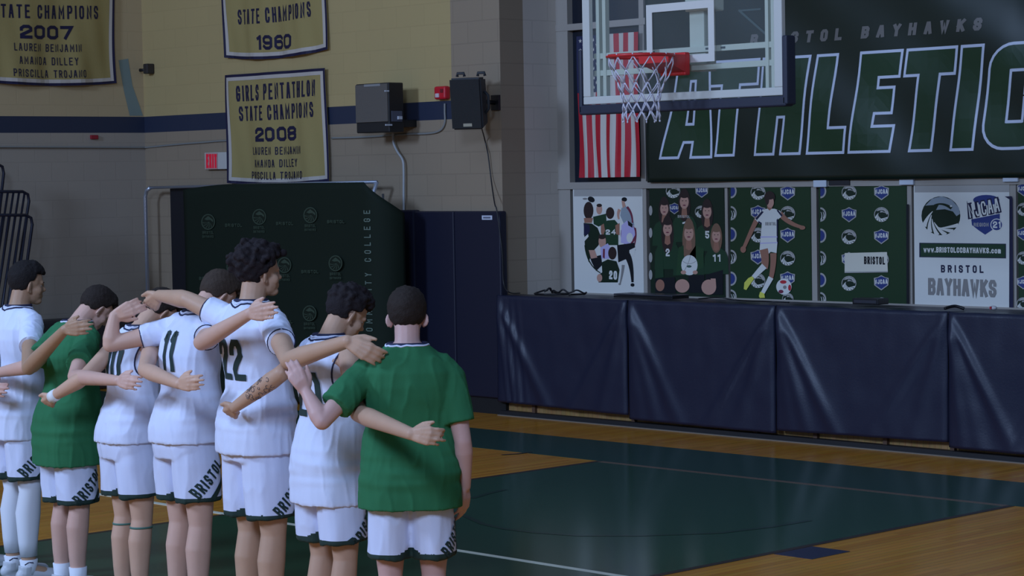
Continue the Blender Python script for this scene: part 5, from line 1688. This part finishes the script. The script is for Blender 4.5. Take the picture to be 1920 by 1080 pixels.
    # ---- socks and shoes
    for i, sg in enumerate((-1, 1)):
        P = legs[i]
        if legsleeve:
            bm = bmesh.new(); tube(bm, [P[1], P[2], P[3], P[4], W(sg * .10 * s, -.012, .085 * H)], [(.085 * s, .085 * s), (.060 * s, .062 * s), (.063 * s, .072 * s), (.051 * s, .055 * s), (.046 * s, .048 * s)], 24, 'flat', up=Rr); obj('leg_sleeve', bm, m_sock, t, True)
        bm = bmesh.new(); zt3 = .075 * H if legsleeve else .095 * H
        tube(bm, [W(sg * .10 * s, -.013, zt3), W(sg * .10 * s, -.012, .05 * H), W(sg * .10 * s, -.010, .028 * H)], [(.049 * s, .052 * s), (.044 * s, .046 * s), (.045 * s, .049 * s)], 16, 'flat', up=Rr); sko = obj('sock', bm, m_sock, t, True)
        if legsleeve:
            bm = bmesh.new(); flat(bm, ribbon([(-.02, 0), (0, .012), (.022, .01)], .003), Vector((0, 0, 0)), XU, ZW)
            pm = W(sg * .10 * s, -.012, .062 * H); nv = (CAM - pm); nv.z = 0; nv.normalize(); rx = ZW.cross(nv)
            for vv in bm.verts:
                vv.co = pm + rx * vv.co.x + ZW * vv.co.z + nv * (.0485 * s)
            obj('sock_mark', bm, m_navt, sko)
        bm = bmesh.new()
        tube(bm, [W(sg * .10 * s, -.055, .045), W(sg * .105 * s, .02, .048), W(sg * .12 * s, .10, .040), W(sg * .132 * s, .185, .034)], [(.036, .036), (.045, .046), (.050, .036), (.042, .026)], 14, 'round', up=Rr)
        tube(bm, [W(sg * .10 * s, -.030, .05), W(sg * .10 * s, -.025, .098)], [(.044, .044), (.046, .047)], 14, 'flat', up=Rr)
        tube(bm, [W(sg * .10 * s, -.060, .016), W(sg * .105 * s, .02, .016), W(sg * .12 * s, .10, .016), W(sg * .134 * s, .19, .016)], [(.038, .014), (.045, .015), (.052, .015), (.044, .014)], 14, 'round', up=Rr)
        mobj('shoe', remesh(bm, .006, 2), m_shoe, t)
    if extra:
        extra(t, W, sleeves, legs, s, H, Rr, Ff, jo)
    return t, W


hair_rgb = {}


def HM(name, rgb):
    m = hairm(name, rgb); hair_rgb[m.name] = rgb; return m


H_dk = HM('black', (34, 30, 30)); H_br = HM('dark_brown', (46, 38, 34)); H_lb = HM('brown', (66, 54, 46)); H_bk = HM('near_black', (38, 32, 34))
SK1 = ('olive', (178, 140, 112)); SK2 = ('rosy', (214, 170, 152)); SK3 = ('fair', (210, 167, 141)); SK4 = ('pale', (212, 170, 150)); SK5 = ('tan', (196, 156, 129)); SK6 = ('light_tan', (194, 154, 128)); SK7 = ('rosy_pale', (208, 166, 156)); SK0 = ('warm', (202, 155, 140))


def wristband(t, W, sl, legs, s, H, Rr, Ff, jo):
    S, el, wr, ad, fd = sl[0]
    bm = bmesh.new(); tube(bm, [wr - fd * .045, wr - fd * .02, wr + fd * .005], [(.0335 * s, .0315 * s), (.0345 * s, .0325 * s), (.033 * s, .031 * s)], 18, 'flat'); obj('wristband', bm, m_band, t, True)
    for P in legs:
        c = P[2] + (P[3] - P[2]) * .35
        bm = bmesh.new(); tube(bm, [c - ZW * .005, c + ZW * .005], [(.0590 * s, .0640 * s)] * 2, 20, 'flat', up=Rr); obj('knee_strap', bm, m_strap, t, True)


def tattoo(t, W, sl, legs, s, H, Rr, Ff, jo):
    S, el, wr, ad, fd = sl[0]
    bm = bmesh.new(); rnd = random.Random(5)
    nc = (CAM - el).normalized(); u1 = (nc - fd * nc.dot(fd)).normalized(); u2 = fd.cross(u1)
    bo = [c for c in t.children if c.name.startswith('body')][0]; bv = bvh_of(bo)
    for k in range(26):
        x = .06 + .17 * rnd.random() ** .8; a = rnd.uniform(-1.1, 1.1); r = rnd.uniform(.006, .013); st = rnd.uniform(0, 6); c0 = el + fd * x * s
        pts_ = []
        for q in range(7):
            aa = a + r / .035 * math.cos(st + q * .8); xx = r * math.sin(st + q * .8)
            d = (u1 * math.cos(aa) + u2 * math.sin(aa)); h = bv.ray_cast(c0 + fd * xx + d * .12, -d, .2)
            if h[0] is not None:
                pts_.append(h[0] + d * .0006)
        if len(pts_) > 3:
            tube(bm, pts_, .0016, 5)
    obj('tattoo', bm, m_tat, t, True)


PI = math.pi
YW = math.radians(-6)
# the man beyond the left edge, of whom one forearm and hand are seen
person('p0', 'person at the left picture edge of whom only a hand on the white shirt shows', -62, 6.85, 1.82, YW, SK0, H_dk, 'short', (0, 10, 0),
       {'L': {'loc': ((-.36, -.10, 1.20), (-.52, -.12, 1.38), (-.62, -.05, 1.45))}, 'R': {'e': (-64, 716), 'w': (-22, 730), 'f': (27, 733), 'ec': -.20, 'wc': -.26, 'fc': -.26, 'curl': 16}},
       'tank', 822, 895, under=True, seed=20)
person('p1', 'person in white jersey and white leg sleeves, head up, leftmost in the row', 36, 6.80, 1.775, YW, SK1, H_dk, 'short', (10, 6, 0),
       {'L': {'loc': ((-.36, -.06, 1.22), (-.52, -.08, 1.40), (-.62, -.02, 1.47))}, 'R': {'e': (54, 690), 'w': (122, 618), 'f': (172, 612), 'ec': -.22, 'wc': -.25, 'fc': -.20, 'curl': 24}},
       'tank', 820, 895, '1', 690, .21, bristol=(66, 862, 1.0), under=True, seed=1, hunch=.03, legsleeve=True)
person('p2', 'person in green T-shirt with bowed head, second from the left', 128, 6.75, 1.70, YW, SK2, H_br, 'short', (0, 46, 0),
       {'L': {'e': (62, 686), 'w': (-10, 700), 'f': (-60, 712), 'ec': -.20, 'wc': -.22, 'fc': -.22}, 'R': {'e': (140, 706), 'w': (222, 714), 'f': (268, 720), 'ec': -.20, 'wc': -.28, 'fc': -.27, 'curl': 20}},
       'tee', 868, 940, None, bristol=(168, 912, 1.0), seed=2, hunch=.07)
person('p3', 'person in white sleeveless jersey number 10 with a white wristband, head bowed behind an arm', 243, 6.70, 1.70, YW, SK3, H_br, 'short', (0, 44, 0),
       {'L': {'e': (158, 708), 'w': (97, 745), 'f': (80, 770), 'ec': -.24, 'wc': -.30, 'fc': -.27, 'curl': 45}, 'R': {'e': (272, 694), 'w': (336, 720), 'f': (388, 716), 'ec': -.22, 'wc': -.28, 'fc': -.27, 'curl': 20}},
       'tank', 826, 928, '10', 684, .20, seed=3, hunch=.08, extra=wristband)
person('p4', 'person in white jersey number 11 over a white undershirt, head bowed beside the tallest player', 350, 6.65, 1.81, YW, SK4, H_lb, 'short', (0, 42, 0),
       {'L': {'e': (207, 646), 'w': (214, 592), 'f': (246, 578), 'ec': -.22, 'wc': -.20, 'fc': -.14, 'curl': 30}, 'R': {'e': (378, 642), 'w': (468, 588), 'f': (524, 580), 'ec': -.24, 'wc': -.26, 'fc': -.24, 'curl': 12}},
       'tank', 826, 935, '11', 662, .195, bristol=(392, 898, 1.0), under=True, seed=4, hunch=.08)
person('p5', 'tall person with dark curly hair in white jersey number 22', 484, 6.60, 1.90, YW, SK5, H_bk, 'curly', (8, 0, 0),
       {'L': {'e': (352, 562), 'w': (298, 554), 'f': (278, 578), 'ec': -.12, 'wc': -.06, 'fc': -.06, 'curl': 30}, 'R': {'e': (542, 676), 'w': (652, 640), 'f': (698, 664), 'ec': -.24, 'wc': -.24, 'fc': -.18, 'curl': 30}},
       'tank', 846, 965, '22', 676, .195, bristol=(543, 930, 1.0), under=True, seed=5)
person('p6', 'person in white sleeveless jersey number 20 with faded sides and a tattooed forearm, head bowed', 618, 6.55, 1.74, YW, SK6, H_bk, 'curltop', (8, 30, 0),
       {'L': {'e': (528, 700), 'w': (440, 764), 'f': (420, 792), 'ec': -.20, 'wc': -.27, 'fc': -.22, 'curl': 40}, 'R': {'e': (672, 775), 'w': (772, 814), 'f': (828, 820), 'ec': -.20, 'wc': -.34, 'fc': -.30, 'curl': 48}},
       'tank', 940, 1012, '20', 742, .205, bristol=(684, 985, 1.0), seed=6, hunch=.02, extra=tattoo)
person('p7', 'person in green T-shirt seen from directly behind at the right end of the row', 767, 6.50, 1.725, math.radians(47), SK7, H_br, 'short', (0, 4, 0),
       {'L': {'e': (604, 790), 'w': (574, 735), 'f': (548, 690), 'ec': -.20, 'wc': -.12, 'fc': -.12, 'curl': 30}, 'R': {'e': (868, 828), 'w': (872, 912), 'f': (868, 975), 'ec': -.06, 'wc': .0, 'fc': .02, 'curl': 24, 'n': (.85, -.5, 0)}},
       'tee', 948, 1042, None, bristol=(850, 1005, .9), seed=7, wid=1.06, sho_up=(.01, -.02))
